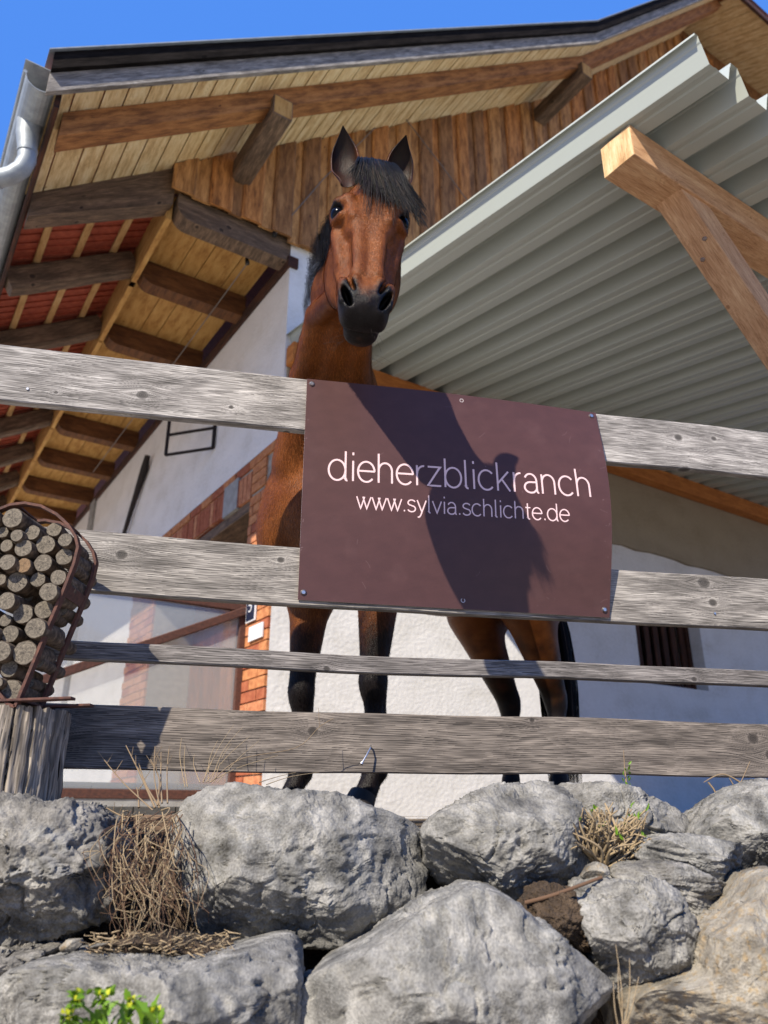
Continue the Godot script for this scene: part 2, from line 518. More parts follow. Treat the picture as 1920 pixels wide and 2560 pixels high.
	mat("screw_metal", Color(0.78, 0.78, 0.79), 0.3, 0.9)
	mat("iron", Color(0.13, 0.10, 0.09), 0.7, 0.3)
	mat("sign_edge", Color(0.78, 0.74, 0.72), 0.45, 0.2)
	mat("sign_print", Color(0.86, 0.74, 0.74), 0.5)
	mat("black_rubber", Color(0.03, 0.03, 0.033), 0.6)
	var glass := mat("acrylic", Color(0.66, 0.68, 0.69, 0.42), 0.08)
	glass.transparency = BaseMaterial3D.TRANSPARENCY_ALPHA
	mat("room_wall", Color(0.50, 0.46, 0.41), 0.9)
	mat("plate_blue", Color(0.10, 0.13, 0.22), 0.4)
	mat("plate_white", Color(0.84, 0.85, 0.87), 0.4)
	mat("plate_black", Color(0.05, 0.05, 0.05), 0.4)
	mat("plate_cream", Color(0.72, 0.66, 0.42), 0.4)
	mat("wire_grey", Color(0.45, 0.42, 0.39), 0.6)
	mat("twig", Color(0.50, 0.43, 0.34), 0.9)
	mat("twig_dark", Color(0.36, 0.27, 0.20), 0.9)
	mat("straw", Color(0.58, 0.51, 0.40), 0.9)
	mat("leaf", Color(0.36, 0.50, 0.09), 0.55).backlight = Color(0.35, 0.45, 0.05)
	mat("leaf_yellow", Color(0.66, 0.68, 0.13), 0.55).backlight = Color(0.4, 0.4, 0.05)
	# printed panel: fine horizontal lines of the film, dust and scuffs
	var px := PackedByteArray(); px.resize(1024 * 768 * 3)
	var sn := noise(0.012, 77, 5)
	var sf := noise(0.25, 78, 2)
	for y in 768:
		for x in 1024:
			var k := 1.0 + 0.05 * sin(y * TAU / 4.0) + 0.06 * sn.get_noise_2d(x, y * 1.5) + 0.05 * sf.get_noise_2d(x, y)
			var du := clampf(sn.get_noise_2d(x * 0.5 + 900.0, y * 0.5) - 0.25, 0, 1) * 10.0
			var o := (y * 1024 + x) * 3
			px[o] = int(74.0 * k + du); px[o + 1] = int(50.0 * k + du); px[o + 2] = int(48.0 * k + du)
	var im := Image.create_from_data(1024, 768, false, Image.FORMAT_RGB8, px)
	var sr := RandomNumberGenerator.new(); sr.seed = 5
	for k in 46:                                   # short scratches and chips
		var p := Vector2(sr.randf() * 1024, sr.randf() * 768)
		if k > 24: p.x = 1000 + sr.randf() * 22 if k % 2 else sr.randf() * 12
		var d := Vector2.from_angle(sr.randf() * TAU)
		var bend := sr.randf_range(-0.04, 0.04)
		for j in sr.randi_range(2, 34 if k < 24 else 6):
			p += d; d = d.rotated(bend)
			if p.x >= 0 and p.y >= 0 and p.x < 1024 and p.y < 768: im.set_pixel(int(p.x), int(p.y), im.get_pixel(int(p.x), int(p.y)).lerp(Color(0.62, 0.55, 0.55), 0.35 if k < 24 else 0.85))
	var sp := mat("sign_panel", Color.WHITE, 0.42)
	sp.albedo_texture = ImageTexture.create_from_image(im)
	sp.metallic_specular = 0.38
	# horse
	var hb := noise(40.0 / 256.0, 301, 4).get_seamless_image(256, 256).get_data()
	var hp := PackedByteArray(); hp.resize(256 * 256 * 3)
	for o in 256 * 256:
		var k := clampi(196 + int((hb[o] - 128) * 0.85), 60, 255)
		hp[o * 3] = k; hp[o * 3 + 1] = k; hp[o * 3 + 2] = k
	var coat := mat("coat", Color.WHITE, 0.44)
	coat.metallic_specular = 0.3
	coat.vertex_color_use_as_albedo = true
	coat.albedo_texture = tex(hp, 256, 256, true)
	coat.heightmap_enabled = true
	coat.heightmap_texture = tex(hb, 256, 256, false)
	coat.heightmap_scale = 0.12
	coat.uv1_triplanar = true
	coat.uv1_scale = Vector3(14, 5, 14)
	var hair := mat("hair", Color.WHITE, 0.5)
	hair.metallic_specular = 0.22
	hair.vertex_color_use_as_albedo = true
	var fur := mat("fur", Color.WHITE, 0.5)
	fur.vertex_color_use_as_albedo = true
	fur.metallic_specular = 0.35
	mat("eye", Color(0.03, 0.02, 0.016), 0.16).metallic_specular = 0.3
	mat("hoof", Color(0.16, 0.14, 0.12), 0.55)
	mat("whisker", Color(0.10, 0.08, 0.07), 0.8)

# ---------------------------------------------------------------- ground
func build_ground() -> void:
	# street level in front of the boulder wall, out to the horizon
	var mb := MB.new()
	mb.grid(60, 60, func(s: float, t: float) -> Array:
		var x := signf(s - 0.5) * pow(absf(s - 0.5) * 2.0, 4.0) * 1500.0
		var z := signf(t - 0.5) * pow(absf(t - 0.5) * 2.0, 4.0) * 1500.0
		return [Vector3(x, -1.35, z), Vector2(x, z)])
	structure("ground", mb.done(), M.gravel)
	# terrace: raised yard behind the boulders
	var n := noise(1.3, 5, 4)
	mb = MB.new()
	mb.grid(70, 90, func(s: float, t: float) -> Array:
		var x := lerpf(-9.0, 14.0, s)
		var z := lerpf(-2.12, -16.0, pow(t, 1.8))
		var edge := smoothstep(-2.5, -2.15, z)
		var y := -0.012 + n.get_noise_2d(x * 2.0, z * 2.0) * 0.012 - edge * 0.06
		return [Vector3(x, y, z), Vector2(x, z)])
	structure("terrace", mb.done(), M.yard_earth)
	mb = MB.new()
	mb.grid(20, 20, func(s: float, t: float) -> Array:
		var p := house_point(lerpf(-7.0, -0.02, s), 0.006, lerpf(2.0, -13.0, t))
		return [Vector3(p.x, 0.012, p.z), Vector2(p.x, p.z)])
	structure("path", mb.done(), M.gravel)
	# earth slope that the boulders are bedded in
	var e := noise(5.0, 9, 4)
	mb = MB.new()
	mb.grid(120, 60, func(s: float, t: float) -> Array:
		var x := lerpf(-4.0, 4.0, s)
		var y := lerpf(-0.06, -1.36, t)
		var z := lerpf(-2.14, -1.15, pow(t, 0.85)) + e.get_noise_2d(x * 2.0, y * 3.0) * 0.05
		if t == 0.0: z = -2.2
		return [Vector3(x, y + e.get_noise_2d(x * 3.0, 7.0) * 0.02, z), Vector2(x, y)])
	structure("earth_bank", mb.done(), M.soil)

# ---------------------------------------------------------------- farmhouse
# Local axes of house, canopy and gate: x along the gable wall, y up, z out of the gable wall towards the viewer.
func soffit_y(g: float) -> float:
	return 5.342 + 0.8 * g if g < 3.0 else 7.742 + 1.06 * (g - 3.0)

func slope_piece(g0: float, g1: float, v0: float, v1: float, lo: float, hi: float) -> ArrayMesh:   # follows the roof slope
	var mb := MB.new()
	mb.hexa([Vector3(g0, soffit_y(g0) + hi, v1), Vector3(g0, soffit_y(g0) + lo, v1), Vector3(g0, soffit_y(g0) + lo, v0), Vector3(g0, soffit_y(g0) + hi, v0),
		Vector3(g1, soffit_y(g1) + hi, v1), Vector3(g1, soffit_y(g1) + lo, v1), Vector3(g1, soffit_y(g1) + lo, v0), Vector3(g1, soffit_y(g1) + hi, v0)], rng.randf() * 2.0, rng.randf() * 0.4)
	return mb.done()

func slope_board(g0: float, g1: float, v0: float, v1: float, lo: float, hi: float) -> ArrayMesh:   # the same, grain running out from the wall
	var mb := MB.new()
	mb.hexa([Vector3(g0, soffit_y(g0) + lo, v0), Vector3(g1, soffit_y(g1) + lo, v0), Vector3(g1, soffit_y(g1) + hi, v0), Vector3(g0, soffit_y(g0) + hi, v0),
		Vector3(g0, soffit_y(g0) + lo, v1), Vector3(g1, soffit_y(g1) + lo, v1), Vector3(g1, soffit_y(g1) + hi, v1), Vector3(g0, soffit_y(g0) + hi, v1)], rng.randf() * 2.0, rng.randf() * 0.5)
	return mb.done()

func skin(mb: MB, a: Vector3, b: Vector3, nn: Vector3) -> void:    # upright rectangle between two opposite corners
	mb.quad(a, Vector3(b.x, a.y, b.z), b, Vector3(a.x, b.y, a.z), nn, Vector2.ZERO, Vector2.RIGHT, Vector2.ONE, Vector2.DOWN)

func build_house() -> void:
	var h := thing("farmhouse", "old farmhouse with white plaster walls, timber gable and wide boarded eaves", "building", HOUSE_AT, HOUSE_TURN)
	var mb: MB
	# plastered gable wall with a barred window opening
	mb = MB.new()
	var f := Vector3.BACK
	for r in [[0.0, -0.2, 3.69, 2.4], [4.67, -0.2, 12.0, 2.4], [3.69, -0.2, 4.67, 1.12], [3.69, 1.92, 4.67, 2.4]]:
		skin(mb, Vector3(r[0], r[1], 0), Vector3(r[2], r[3], 0), f)
	skin(mb, Vector3(0.0, 2.4, 0.0), Vector3(12.0, 4.32, 0.0), f)
	for s in [[3.69, 1.0], [4.67, -1.0]]:
		mb.quad(Vector3(s[0], 1.12, 0), Vector3(s[0], 1.12, -0.3), Vector3(s[0], 1.92, -0.3), Vector3(s[0], 1.92, 0), Vector3(s[1], 0, 0), Vector2.ZERO, Vector2.RIGHT, Vector2.ONE, Vector2.DOWN)
	for s in [[1.12, 1.0], [1.92, -1.0]]:
		mb.quad(Vector3(3.69, s[0], 0), Vector3(4.67, s[0], 0), Vector3(4.67, s[0], -0.3), Vector3(3.69, s[0], -0.3), Vector3(0, s[1], 0), Vector2.ZERO, Vector2.RIGHT, Vector2.ONE, Vector2.DOWN)
	part(h, "gable_wall", mb.done(), M.plaster, "white plastered gable wall with trowel marks")
	var un := noise(0.9, 41, 3)
	mb = MB.new()
	for k in 60:                                  # bare cement coat under the metal roof, with an uneven lower edge
		var g0 := k * 0.2 + 0.02
		var g1 := g0 + 0.2
		var y0 := 2.40 + un.get_noise_1d(g0 * 1.5) * 0.05
		var y1 := 2.40 + un.get_noise_1d(g1 * 1.5) * 0.05
		mb.quad(Vector3(g0, y0, 0.02), Vector3(g1, y1, 0.02), Vector3(g1, 3.34, 0.02), Vector3(g0, 3.34, 0.02), f, Vector2.ZERO, Vector2.RIGHT, Vector2.ONE, Vector2.DOWN)
		mb.quad(Vector3(g0, y0, 0.02), Vector3(g1, y1, 0.02), Vector3(g1, y1 - 0.012, -0.01), Vector3(g0, y0 - 0.012, -0.01), Vector3.DOWN, Vector2.ZERO, Vector2.RIGHT, Vector2.ONE, Vector2.DOWN)
	mb.quad(Vector3(0.02, 2.4, 0.0), Vector3(0.02, 2.4, 0.02), Vector3(0.02, 3.34, 0.02), Vector3(0.02, 3.34, 0.0), Vector3.LEFT, Vector2.ZERO, Vector2.RIGHT, Vector2.ONE, Vector2.DOWN)
	part(h, "cement_coat", mb.done(), M.plaster_old, "bare brownish cement render under the metal roof")
	mb = MB.new()                                   # unlit store room behind the opening
	for q in [[Vector3(2.6, 0.2, -0.3), Vector3(2.6, 2.6, -2.8), Vector3.RIGHT], [Vector3(5.8, 0.2, -0.3), Vector3(5.8, 2.6, -2.8), Vector3.LEFT], [Vector3(2.6, 0.2, -2.8), Vector3(5.8, 2.6, -2.8), Vector3.BACK],
		[Vector3(2.6, 0.2, -0.3), Vector3(3.69, 2.6, -0.3), Vector3.FORWARD], [Vector3(4.67, 0.2, -0.3), Vector3(5.8, 2.6, -0.3), Vector3.FORWARD], [Vector3(3.69, 0.2, -0.3), Vector3(4.67, 1.12, -0.3), Vector3.FORWARD], [Vector3(3.69, 1.92, -0.3), Vector3(4.67, 2.6, -0.3), Vector3.FORWARD]]:
		skin(mb, q[0], q[1], q[2])
	for y in [0.2, 2.6]: mb.quad(Vector3(2.6, y, -0.3), Vector3(5.8, y, -0.3), Vector3(5.8, y, -2.8), Vector3(2.6, y, -2.8), Vector3.UP, Vector2.ZERO, Vector2.RIGHT, Vector2.ONE, Vector2.DOWN)
	part(h, "store_room", mb.done(), M.room_wall)
	mb = MB.new()
	for q in [[3.69, 1.12, 4.67, 1.17], [3.69, 1.87, 4.67, 1.92], [3.69, 1.17, 3.74, 1.87], [4.62, 1.17, 4.67, 1.87]]: mb.box(Vector3(q[0], q[1], -0.19), Vector3(q[2], q[3], -0.13))
	var win := part(h, "window", mb.done(), M.dark_beam, "window opening behind upright wooden bars")
	for k in 7:
		part(win, "bar", beam(Vector3(3.76 + k * 0.135, 1.12, -0.16), Vector3(3.76 + k * 0.135, 1.92, -0.16), 0.075, 0.03, 0.003, Vector3.BACK), M.dark_beam)
	# long side wall: plaster above and beyond the brick doorway
	mb = MB.new()
	var lf := Vector3.LEFT
	for r in [[0.0, 2.58, 13.5, 4.2], [3.4, -0.2, 13.5, 2.58]]:
		skin(mb, Vector3(0, r[1], -r[0]), Vector3(0, r[3], -r[2]), lf)
	part(h, "side_wall", mb.done(), M.plaster, "white plastered side wall under the eaves")
	part(h, "corner_strip", box_mesh(Vector3(-0.03, 0.0, -6.15), Vector3(-0.001, 4.1, -5.9), 1), M.concrete)
	# brickwork around the doorway: mortar bed, then each brick
	mb = MB.new()
	for r in [[0.0, -0.2, 0.45, 2.58], [0.45, 2.26, 2.6, 2.58], [2.6, -0.2, 3.4, 2.58]]:
		skin(mb, Vector3(0.004, r[1], -r[0]), Vector3(0.004, r[3], -r[2]), lf)
	for d in [[0.45, -1.0], [2.6, 1.0]]:
		mb.quad(Vector3(0.004, -0.2, -d[0]), Vector3(0.5, -0.2, -d[0]), Vector3(0.5, 2.26, -d[0]), Vector3(0.004, 2.26, -d[0]), Vector3(0, 0, d[1]), Vector2.ZERO, Vector2.RIGHT, Vector2.ONE, Vector2.DOWN)
	var bw := part(h, "brick_surround", mb.done(), M.mortar, "red brick doorway surround")
	var variants := ["brick", "brick_red", "brick_pale"]
	for c in 31:
		var y := 0.02 + c * 0.0765
		if y > 2.22: break
		for seg in [[0.0, 0.45], [2.6, 3.4]]:
			var l: float = seg[0] + 0.006
			var odd := c % 2 == 1
			while l < seg[1] - 0.03:
				var len := 0.12 if odd and l < seg[0] + 0.02 else 0.245
				var e := minf(l + len, seg[1] - 0.002)
				brick(bw, Vector3(-0.012 - rng.randf() * 0.006, y, -e), Vector3(0.05, y + 0.066, -l), variants[rng.randi() % 3])
				l = e + 0.011
	for k in 28:                                  # soldier course over the opening
		var l := 0.46 + k * 0.0765
		if l > 0.70 and l < 0.98: continue
		var rise := 0.03 * sin(PI * (l - 0.45) / 2.15)
		brick(bw, Vector3(-0.012 - rng.randf() * 0.006, 2.235 + rise, -l - 0.066), Vector3(0.30, 2.46 + rise * 0.5, -l), "brick_red" if rng.randf() < 0.6 else "brick")
	for k in 13:
		var l := 0.006 + k * 0.258
		brick(bw, Vector3(-0.010 - rng.randf() * 0.006, 2.495, -l - 0.245), Vector3(0.05, 2.562, -l), variants[rng.randi() % 3])
	for c in 4:
		brick(bw, Vector3(-0.012, 2.265 + c * 0.0765, -0.44), Vector3(0.05, 2.331 + c * 0.0765, -0.2), variants[rng.randi() % 3])
	part(h, "concrete_patch", box_mesh(Vector3(-0.02, 2.235, -0.985), Vector3(0.30, 2.50, -0.70), 1), M.concrete, "grey mortar patch in the brick arch")
	# doorway: plank door set back in the opening
	var door := part(h, "door", box_mesh(Vector3(0.42, -0.05, -2.6), Vector3(0.46, 2.3, -0.45), 1), M.dark_beam, "brown plank door in the brick doorway")
	for k in 14:
		var l := 0.455 + k * 0.153
		part(door, "plank", box_mesh(Vector3(0.39 - rng.randf() * 0.004, 0.0, -l - 0.146), Vector3(0.418, 2.24, -l), 1), M.door_wood)
	part(h, "door_lintel", beam(Vector3(0.18, 2.2, -0.45), Vector3(0.18, 2.2, -2.6), 0.34, 0.09), M.old_beam)
	# walls and floors that close the house off behind what shows
	mb = MB.new()
	mb.box(Vector3(0.5, -0.2, -13.4), Vector3(2.5, 4.3, -0.36))
	mb.box(Vector3(5.9, -0.2, -13.4), Vector3(11.9, 4.3, -0.36))
	mb.box(Vector3(2.51, 2.7, -2.9), Vector3(5.89, 4.3, -0.36))
	mb.box(Vector3(2.51, -0.2, -13.4), Vector3(5.89, 4.3, -2.91))
	part(h, "inner_walls", mb.done(), M.room_wall)
	# wall plate and corbels under the eaves
	part(h, "wall_plate", beam(Vector3(0.02, 4.12, 0.02), Vector3(0.02, 4.12, -13.4), 0.09, 0.10), M.dark_beam)
	for k in 13:
		var v := -0.075 if k == 0 else 0.1 - 1.055 * k
		mb = MB.new()
		var prof := PackedVector2Array([Vector2(0.0, 4.335), Vector2(0.0, 4.125)])
		for j in 7:
			var a := PI / 2 * j / 6.0
			prof.append(Vector2(-0.82 - 0.115 * sin(a), 4.125 + 0.13 * (1.0 - cos(a))))
		prof.append(Vector2(-0.935, 4.335))
		mb.sweep(prof, [Transform3D(Basis.IDENTITY, Vector3(0, 0, v - 0.075)), Transform3D(Basis.IDENTITY, Vector3(0, 0, v + 0.075))])
		part(h, "corbel", mb.done(), M.old_beam if k == 0 else M.corbel_wood)
		# boarding between this corbel and the next
		var v1 := v - 0.98 if k == 0 else v - 1.055
		var g := -0.94
		var j := 0
		while g < -0.02:
			var w := [0.30, 0.16, 0.24, 0.23][j % 4] as float
			part(h, "eave_plank", box_mesh(Vector3(g, 4.338 + rng.randf() * 0.004, v1 + 0.004), Vector3(minf(g + w, 0.0) - 0.007, 4.365, v), 2), M.ochre_wood)
			g += w
			j += 1
		part(h, "eave_board", box_mesh(Vector3(-0.985, 4.14, v1 + 0.02), Vector3(-0.945, 4.62, v - 0.01), 2), M.ochre_wood)
		# exposed rafter end
		mb = MB.new()
		var lo := func(gg: float) -> float: return 4.16 + (gg + 1.06) * 0.63
		var gs := [-0.99, -1.25, -1.5, -1.75, -1.88]
		var pts := []
		for gg in gs: pts.append(Vector3(gg, lo.call(gg) + 0.105 + rng.randf_range(-0.008, 0.008), v + rng.randf_range(-0.01, 0.01)))
		if k == 0:                                # the gable rafter reaches up to the soffit boards
			mb.hexa([Vector3(-0.97, lo.call(-0.97), 0.0), Vector3(-0.97, lo.call(-0.97), -0.15), Vector3(-0.97, soffit_y(-0.97) - 0.004, -0.15), Vector3(-0.97, soffit_y(-0.97) - 0.004, 0.0),
				Vector3(-1.88, lo.call(-1.88), 0.0), Vector3(-1.88, lo.call(-1.88), -0.15), Vector3(-1.88, soffit_y(-1.88) - 0.004, -0.15), Vector3(-1.88, soffit_y(-1.88) - 0.004, 0.0)])
		else:
			mb.sweep(chamfered(0.14, 0.20, 0.022), frames_along(pts), true, true, rng.randf() * 2.0, rng.randf() * 0.3)
		part(h, "rafter", mb.done(), M.old_beam)
		if k > 0 or true:                         # tiles and battens of this bay, seen from below
			var ty := func(gg: float) -> float: return lo.call(gg) + 0.235
			for gg in [-1.17, -1.44, -1.71]:
				part(h, "batten", beam(Vector3(gg, ty.call(gg), v), Vector3(gg, ty.call(gg), v1), 0.05, 0.035, 0.004, Vector3.UP, 0.004, 3), M.batten_wood)
			for row in 4:
				var ga := -0.92 - row * 0.27
				var gb := ga - 0.30
				for q in 5:
					var va := v - q * (v - v1) / 5.0
					var vb := va - (v - v1) / 5.0
					var ya: float = ty.call(ga) + 0.03
					var yb: float = ty.call(gb) + 0.05
					mb = MB.new()
					mb.hexa([Vector3(gb, yb + 0.015, va - 0.002), Vector3(gb, yb, va - 0.002), Vector3(ga, ya, va - 0.002), Vector3(ga, ya + 0.015, va - 0.002),
						Vector3(gb, yb + 0.015, vb), Vector3(gb, yb, vb), Vector3(ga, ya, vb), Vector3(ga, ya + 0.015, vb)])
					for e in 2:
						var vc := lerpf(va, vb, 0.12 + 0.45 * e)
						mb.hexa([Vector3(gb, yb + 0.002, vc), Vector3(gb, yb - 0.014, vc), Vector3(ga, ya - 0.014, vc), Vector3(ga, ya + 0.002, vc),
							Vector3(gb, yb + 0.002, vc - 0.03), Vector3(gb, yb - 0.014, vc - 0.03), Vector3(ga, ya - 0.014, vc - 0.03), Vector3(ga, ya + 0.002, vc - 0.03)])
					part(h, "roof_tile", mb.done(), M.tile_clay)
	part(h, "eave_fascia", beam(Vector3(-1.90, 3.80, 0.9), Vector3(-1.90, 3.80, -13.4), 0.03, 0.16), M.dark_beam)
	# roof body above the boards
	mb = MB.new()
	for s in [[-0.98, 3.0], [3.0, 6.45]]:
		var m := slope_piece(s[0], s[1], -13.4, 0.02, 0.03, 0.17)
		mb_add(mb, m)
	mb_add(mb, slope_piece(-1.95, 3.0, 0.02, 0.93, 0.024, 0.15))
	mb_add(mb, slope_piece(3.0, 6.45, 0.02, 0.93, 0.024, 0.15))
	mb.hexa([Vector3(-2.0, 3.955, 0.02), Vector3(-2.0, 3.90, 0.02), Vector3(-0.9, 4.62, 0.02), Vector3(-0.9, 4.76, 0.02), Vector3(-2.0, 3.955, -13.4), Vector3(-2.0, 3.90, -13.4), Vector3(-0.9, 4.66, -13.4), Vector3(-0.9, 4.76, -13.4)])
	# far slope and the half hip, closing the roof
	mb.hexa([Vector3(6.45, 11.4, -13.4), Vector3(6.45, 11.3, -13.4), Vector3(14, 3.5, -13.4), Vector3(14, 3.6, -13.4), Vector3(6.45, 11.4, -0.2), Vector3(6.45, 11.3, -0.2), Vector3(14, 3.5, -0.2), Vector3(14, 3.6, -0.2)])
	part(h, "roof", mb.done(), M.tile_clay, "tiled roof with a flared lower slope")
	# verge soffit boards
	var g := -1.94
	while g < 6.3:
		var w := rng.randf_range(0.115, 0.165)
		part(h, "soffit_board", slope_board(g, minf(g + w - 0.009, 3.0 if g < 3.0 else 6.4), 0.0, 0.925, -rng.randf() * 0.004, 0.022), M.pale_wood)
		g += w
		if g > 2.93 and g < 3.0: g = 3.0
	# barge board in two tones, flashing, flying rafter, purlins
	for s in [[-1.97, 3.0], [3.0, 6.42]]:
		part(h, "barge_board", slope_piece(s[0], s[1], 0.93, 0.965, -0.035, 0.125), M.grey_board, "silver grey weathered board along the roof edge")
		part(h, "verge_board", slope_piece(s[0], s[1], 0.967, 1.0, 0.105, 0.235), M.black_board, "blackened board along the roof edge")
		part(h, "verge_flashing", slope_piece(s[0] - 0.03, s[1], 0.86, 1.02, 0.237, 0.247), M.zinc)
		part(h, "flying_rafter", slope_piece(s[0] + (0.12 if s[0] < 0 else 0.0), s[1], 0.60, 0.75, -0.185, -0.006), M.rafter_wood)
	for q in [[-0.49, 4.62, 0.80], [2.98, 7.36, 0.80]]:
		part(h, "purlin", beam(Vector3(q[0], q[1] + 0.09, -0.1), Vector3(q[0], q[1] + 0.09, q[2]), 0.15, 0.18, 0.01), M.old_beam)
		part(h, "purlin_end", box_mesh(Vector3(q[0] - 0.068, q[1] + 0.012, q[2]), Vector3(q[0] + 0.068, q[1] + 0.168, q[2] + 0.004), 1), M.ochre_wood)
	# upright gable boards, lapped
	g = -0.99
	var k := 0
	while g < 7.2:
		var w := rng.randf_range(0.10, 0.15)
		var front := k % 2 == 0
		var v0 := 0.03 if not front else 0.052
		var g0 := g - (0.018 if front else 0.0)
		var g1 := g + w + (0.018 if front else 0.0)
		var y0 := 4.305 if g < -0.05 else 4.27 + rng.randf_range(-0.012, 0.012)
		var t0 := soffit_y(minf(g0, 6.4)) - 0.003
		var t1 := soffit_y(minf(g1, 6.4)) - 0.003
		mb = MB.new()
		var th := 0.024
		var rd := 0.010
		mb.col = Color.WHITE
		mb.hexa([Vector3(g0, y0, v0 + th - rd), Vector3(g0 + rd * 2.0, y0, v0 + th), Vector3(g1, y0, v0), Vector3(g0, y0, v0), Vector3(g0, t0, v0 + th - rd), Vector3(g0 + rd * 2.0, t0, v0 + th), Vector3(g1, t1, v0), Vector3(g0, t0, v0)], rng.randf() * 2.0, rng.randf() * 0.5)
		mb.hexa([Vector3(g0 + rd * 2.0, y0, v0 + th), Vector3(g1 - rd * 2.0, y0, v0 + th), Vector3(g1, y0, v0 + th - rd), Vector3(g1, y0, v0), Vector3(g0 + rd * 2.0, t0, v0 + th), Vector3(g1 - rd * 2.0, t1, v0 + th), Vector3(g1, t1, v0 + th - rd), Vector3(g1, t1, v0)], rng.randf() * 2.0, rng.randf() * 0.5)
		part(h, "gable_board", mb.done(), M[["gable_wood", "gable_wood_dark", "gable_wood_red"][rng.randi() % 3]])
		g += w
		k += 1
	# half hip high on the gable: level eave with boards below it
	for j in 16:
		var gg := 6.35 + j * 0.2
		mb = MB.new()
		mb.hexa([Vector3(gg, 11.62, 0.0), Vector3(gg, 11.60, 0.0), Vector3(gg + 0.19, 11.60, 0.0), Vector3(gg + 0.19, 11.62, 0.0), Vector3(gg, 11.06, 1.0), Vector3(gg, 11.04, 1.0), Vector3(gg + 0.19, 11.04, 1.0), Vector3(gg + 0.19, 11.06, 1.0)], rng.randf(), rng.randf())
		part(h, "hip_soffit_board", mb.done(), M.pale_wood)
	mb = MB.new()
	mb.hexa([Vector3(6.3, 11.8, -0.2), Vector3(6.3, 11.7, -0.2), Vector3(9.6, 11.7, -0.2), Vector3(9.6, 11.8, -0.2), Vector3(6.3, 11.17, 1.05), Vector3(6.3, 11.07, 1.05), Vector3(9.6, 11.07, 1.05), Vector3(9.6, 11.17, 1.05)])
	part(h, "hip_roof", mb.done(), M.tile_clay)
	part(h, "hip_fascia", beam(Vector3(6.3, 11.08, 1.03), Vector3(9.6, 11.08, 1.03), 0.04, 0.2), M.dark_beam)
	part(h, "hip_gable", box_mesh(Vector3(6.3, 4.3, -0.1), Vector3(9.6, 11.6, 0.02), 1), M.gable_wood_dark)
	part(h, "gable_backing", gable_backing(), M.barn_wood)
	# gutter along the eave, with its drop pipe
	mb = MB.new()
	var arc := PackedVector2Array()
	for j in 13:
		var a := PI * j / 12.0
		arc.append(Vector2(cos(a) * 0.085, -sin(a) * 0.085))
	for j in range(12, -1, -1):
		var a := PI * j / 12.0
		arc.append(Vector2(cos(a) * 0.081, -sin(a) * 0.081))
	mb.sweep(arc, [Transform3D(Basis.IDENTITY, Vector3(-2.0, 3.84, 0.93)), Transform3D(Basis.IDENTITY, Vector3(-2.0, 3.79, -13.4))])
	var gut := part(h, "gutter", mb.done(), M.zinc, "half round zinc gutter along the eave")
	mb = MB.new()
	mb.tube(PackedVector3Array([Vector3(-2.088, 3.845, 0.93), Vector3(-2.088, 3.795, -13.4)]), PackedFloat32Array([0.011, 0.011]), 8)
	part(gut, "gutter_bead", mb.done(), M.zinc)
	mb = MB.new()
	var cap := PackedVector2Array()
	for j in 13: cap.append(Vector2(cos(PI * j / 12.0) * 0.083, -sin(PI * j / 12.0) * 0.083))
	mb.sweep(cap, [Transform3D(Basis.IDENTITY, Vector3(-2.0, 3.835, 0.60)), Transform3D(Basis.IDENTITY, Vector3(-2.0, 3.835, 0.606))])
	part(gut, "end_cap", mb.done(), M.zinc)
	part(gut, "edge_flashing", box_mesh(Vector3(-2.10, 3.925, -13.4), Vector3(-1.90, 3.931, 0.93), 2), M.zinc)
	mb = MB.new()
	var path := PackedVector3Array()
	for q in [Vector3(-2.0, 3.80, 0.62), Vector3(-2.0, 3.72, 0.60), Vector3(-1.985, 3.62, 0.60), Vector3(-1.975, 3.56, 0.59), Vector3(-1.99, 3.50, 0.57), Vector3(-2.03, 3.455, 0.54), Vector3(-2.09, 3.43, 0.50), Vector3(-2.3, 3.36, 0.36), Vector3(-2.7, 3.24, 0.1)]: path.append(q)
	mb.tube(path, PackedFloat32Array([0.075, 0.062, 0.052, 0.052, 0.052, 0.052, 0.052, 0.052, 0.052]), 18)
	var dp := part(h, "downpipe", mb.done(), M.zinc, "zinc drop pipe bending off the gutter end")
	for q in [[2, 3], [6, 7]]:
		mb = MB.new()
		mb.tube(PackedVector3Array([path[q[0]], path[q[0]].lerp(path[q[1]], 0.25)]), PackedFloat32Array([0.056, 0.056]), 18)
		part(dp, "pipe_collar", mb.done(), M.zinc)

func gable_backing() -> ArrayMesh:
	var mb := MB.new()
	mb.hexa([Vector3(-0.98, 4.37, -0.06), Vector3(0.0, 4.37, -0.06), Vector3(0.0, 4.37, 0.018), Vector3(-0.98, 4.37, 0.018), Vector3(-0.98, soffit_y(-0.98), -0.06), Vector3(0.0, soffit_y(0), -0.06), Vector3(0.0, soffit_y(0), 0.018), Vector3(-0.98, soffit_y(-0.98), 0.018)])
	mb.hexa([Vector3(0.0, 4.3, -0.06), Vector3(3.0, 4.3, -0.06), Vector3(3.0, 4.3, 0.018), Vector3(0.0, 4.3, 0.018), Vector3(0.0, soffit_y(0), -0.06), Vector3(3.0, soffit_y(3.0), -0.06), Vector3(3.0, soffit_y(3.0), 0.018), Vector3(0.0, soffit_y(0), 0.018)])
	mb.hexa([Vector3(3.0, 4.3, -0.06), Vector3(6.4, 4.3, -0.06), Vector3(6.4, 4.3, 0.018), Vector3(3.0, 4.3, 0.018), Vector3(3.0, soffit_y(3.0), -0.06), Vector3(6.4, soffit_y(6.4), -0.06), Vector3(6.4, soffit_y(6.4), 0.018), Vector3(3.0, soffit_y(3.0), 0.018)])
	return mb.done()

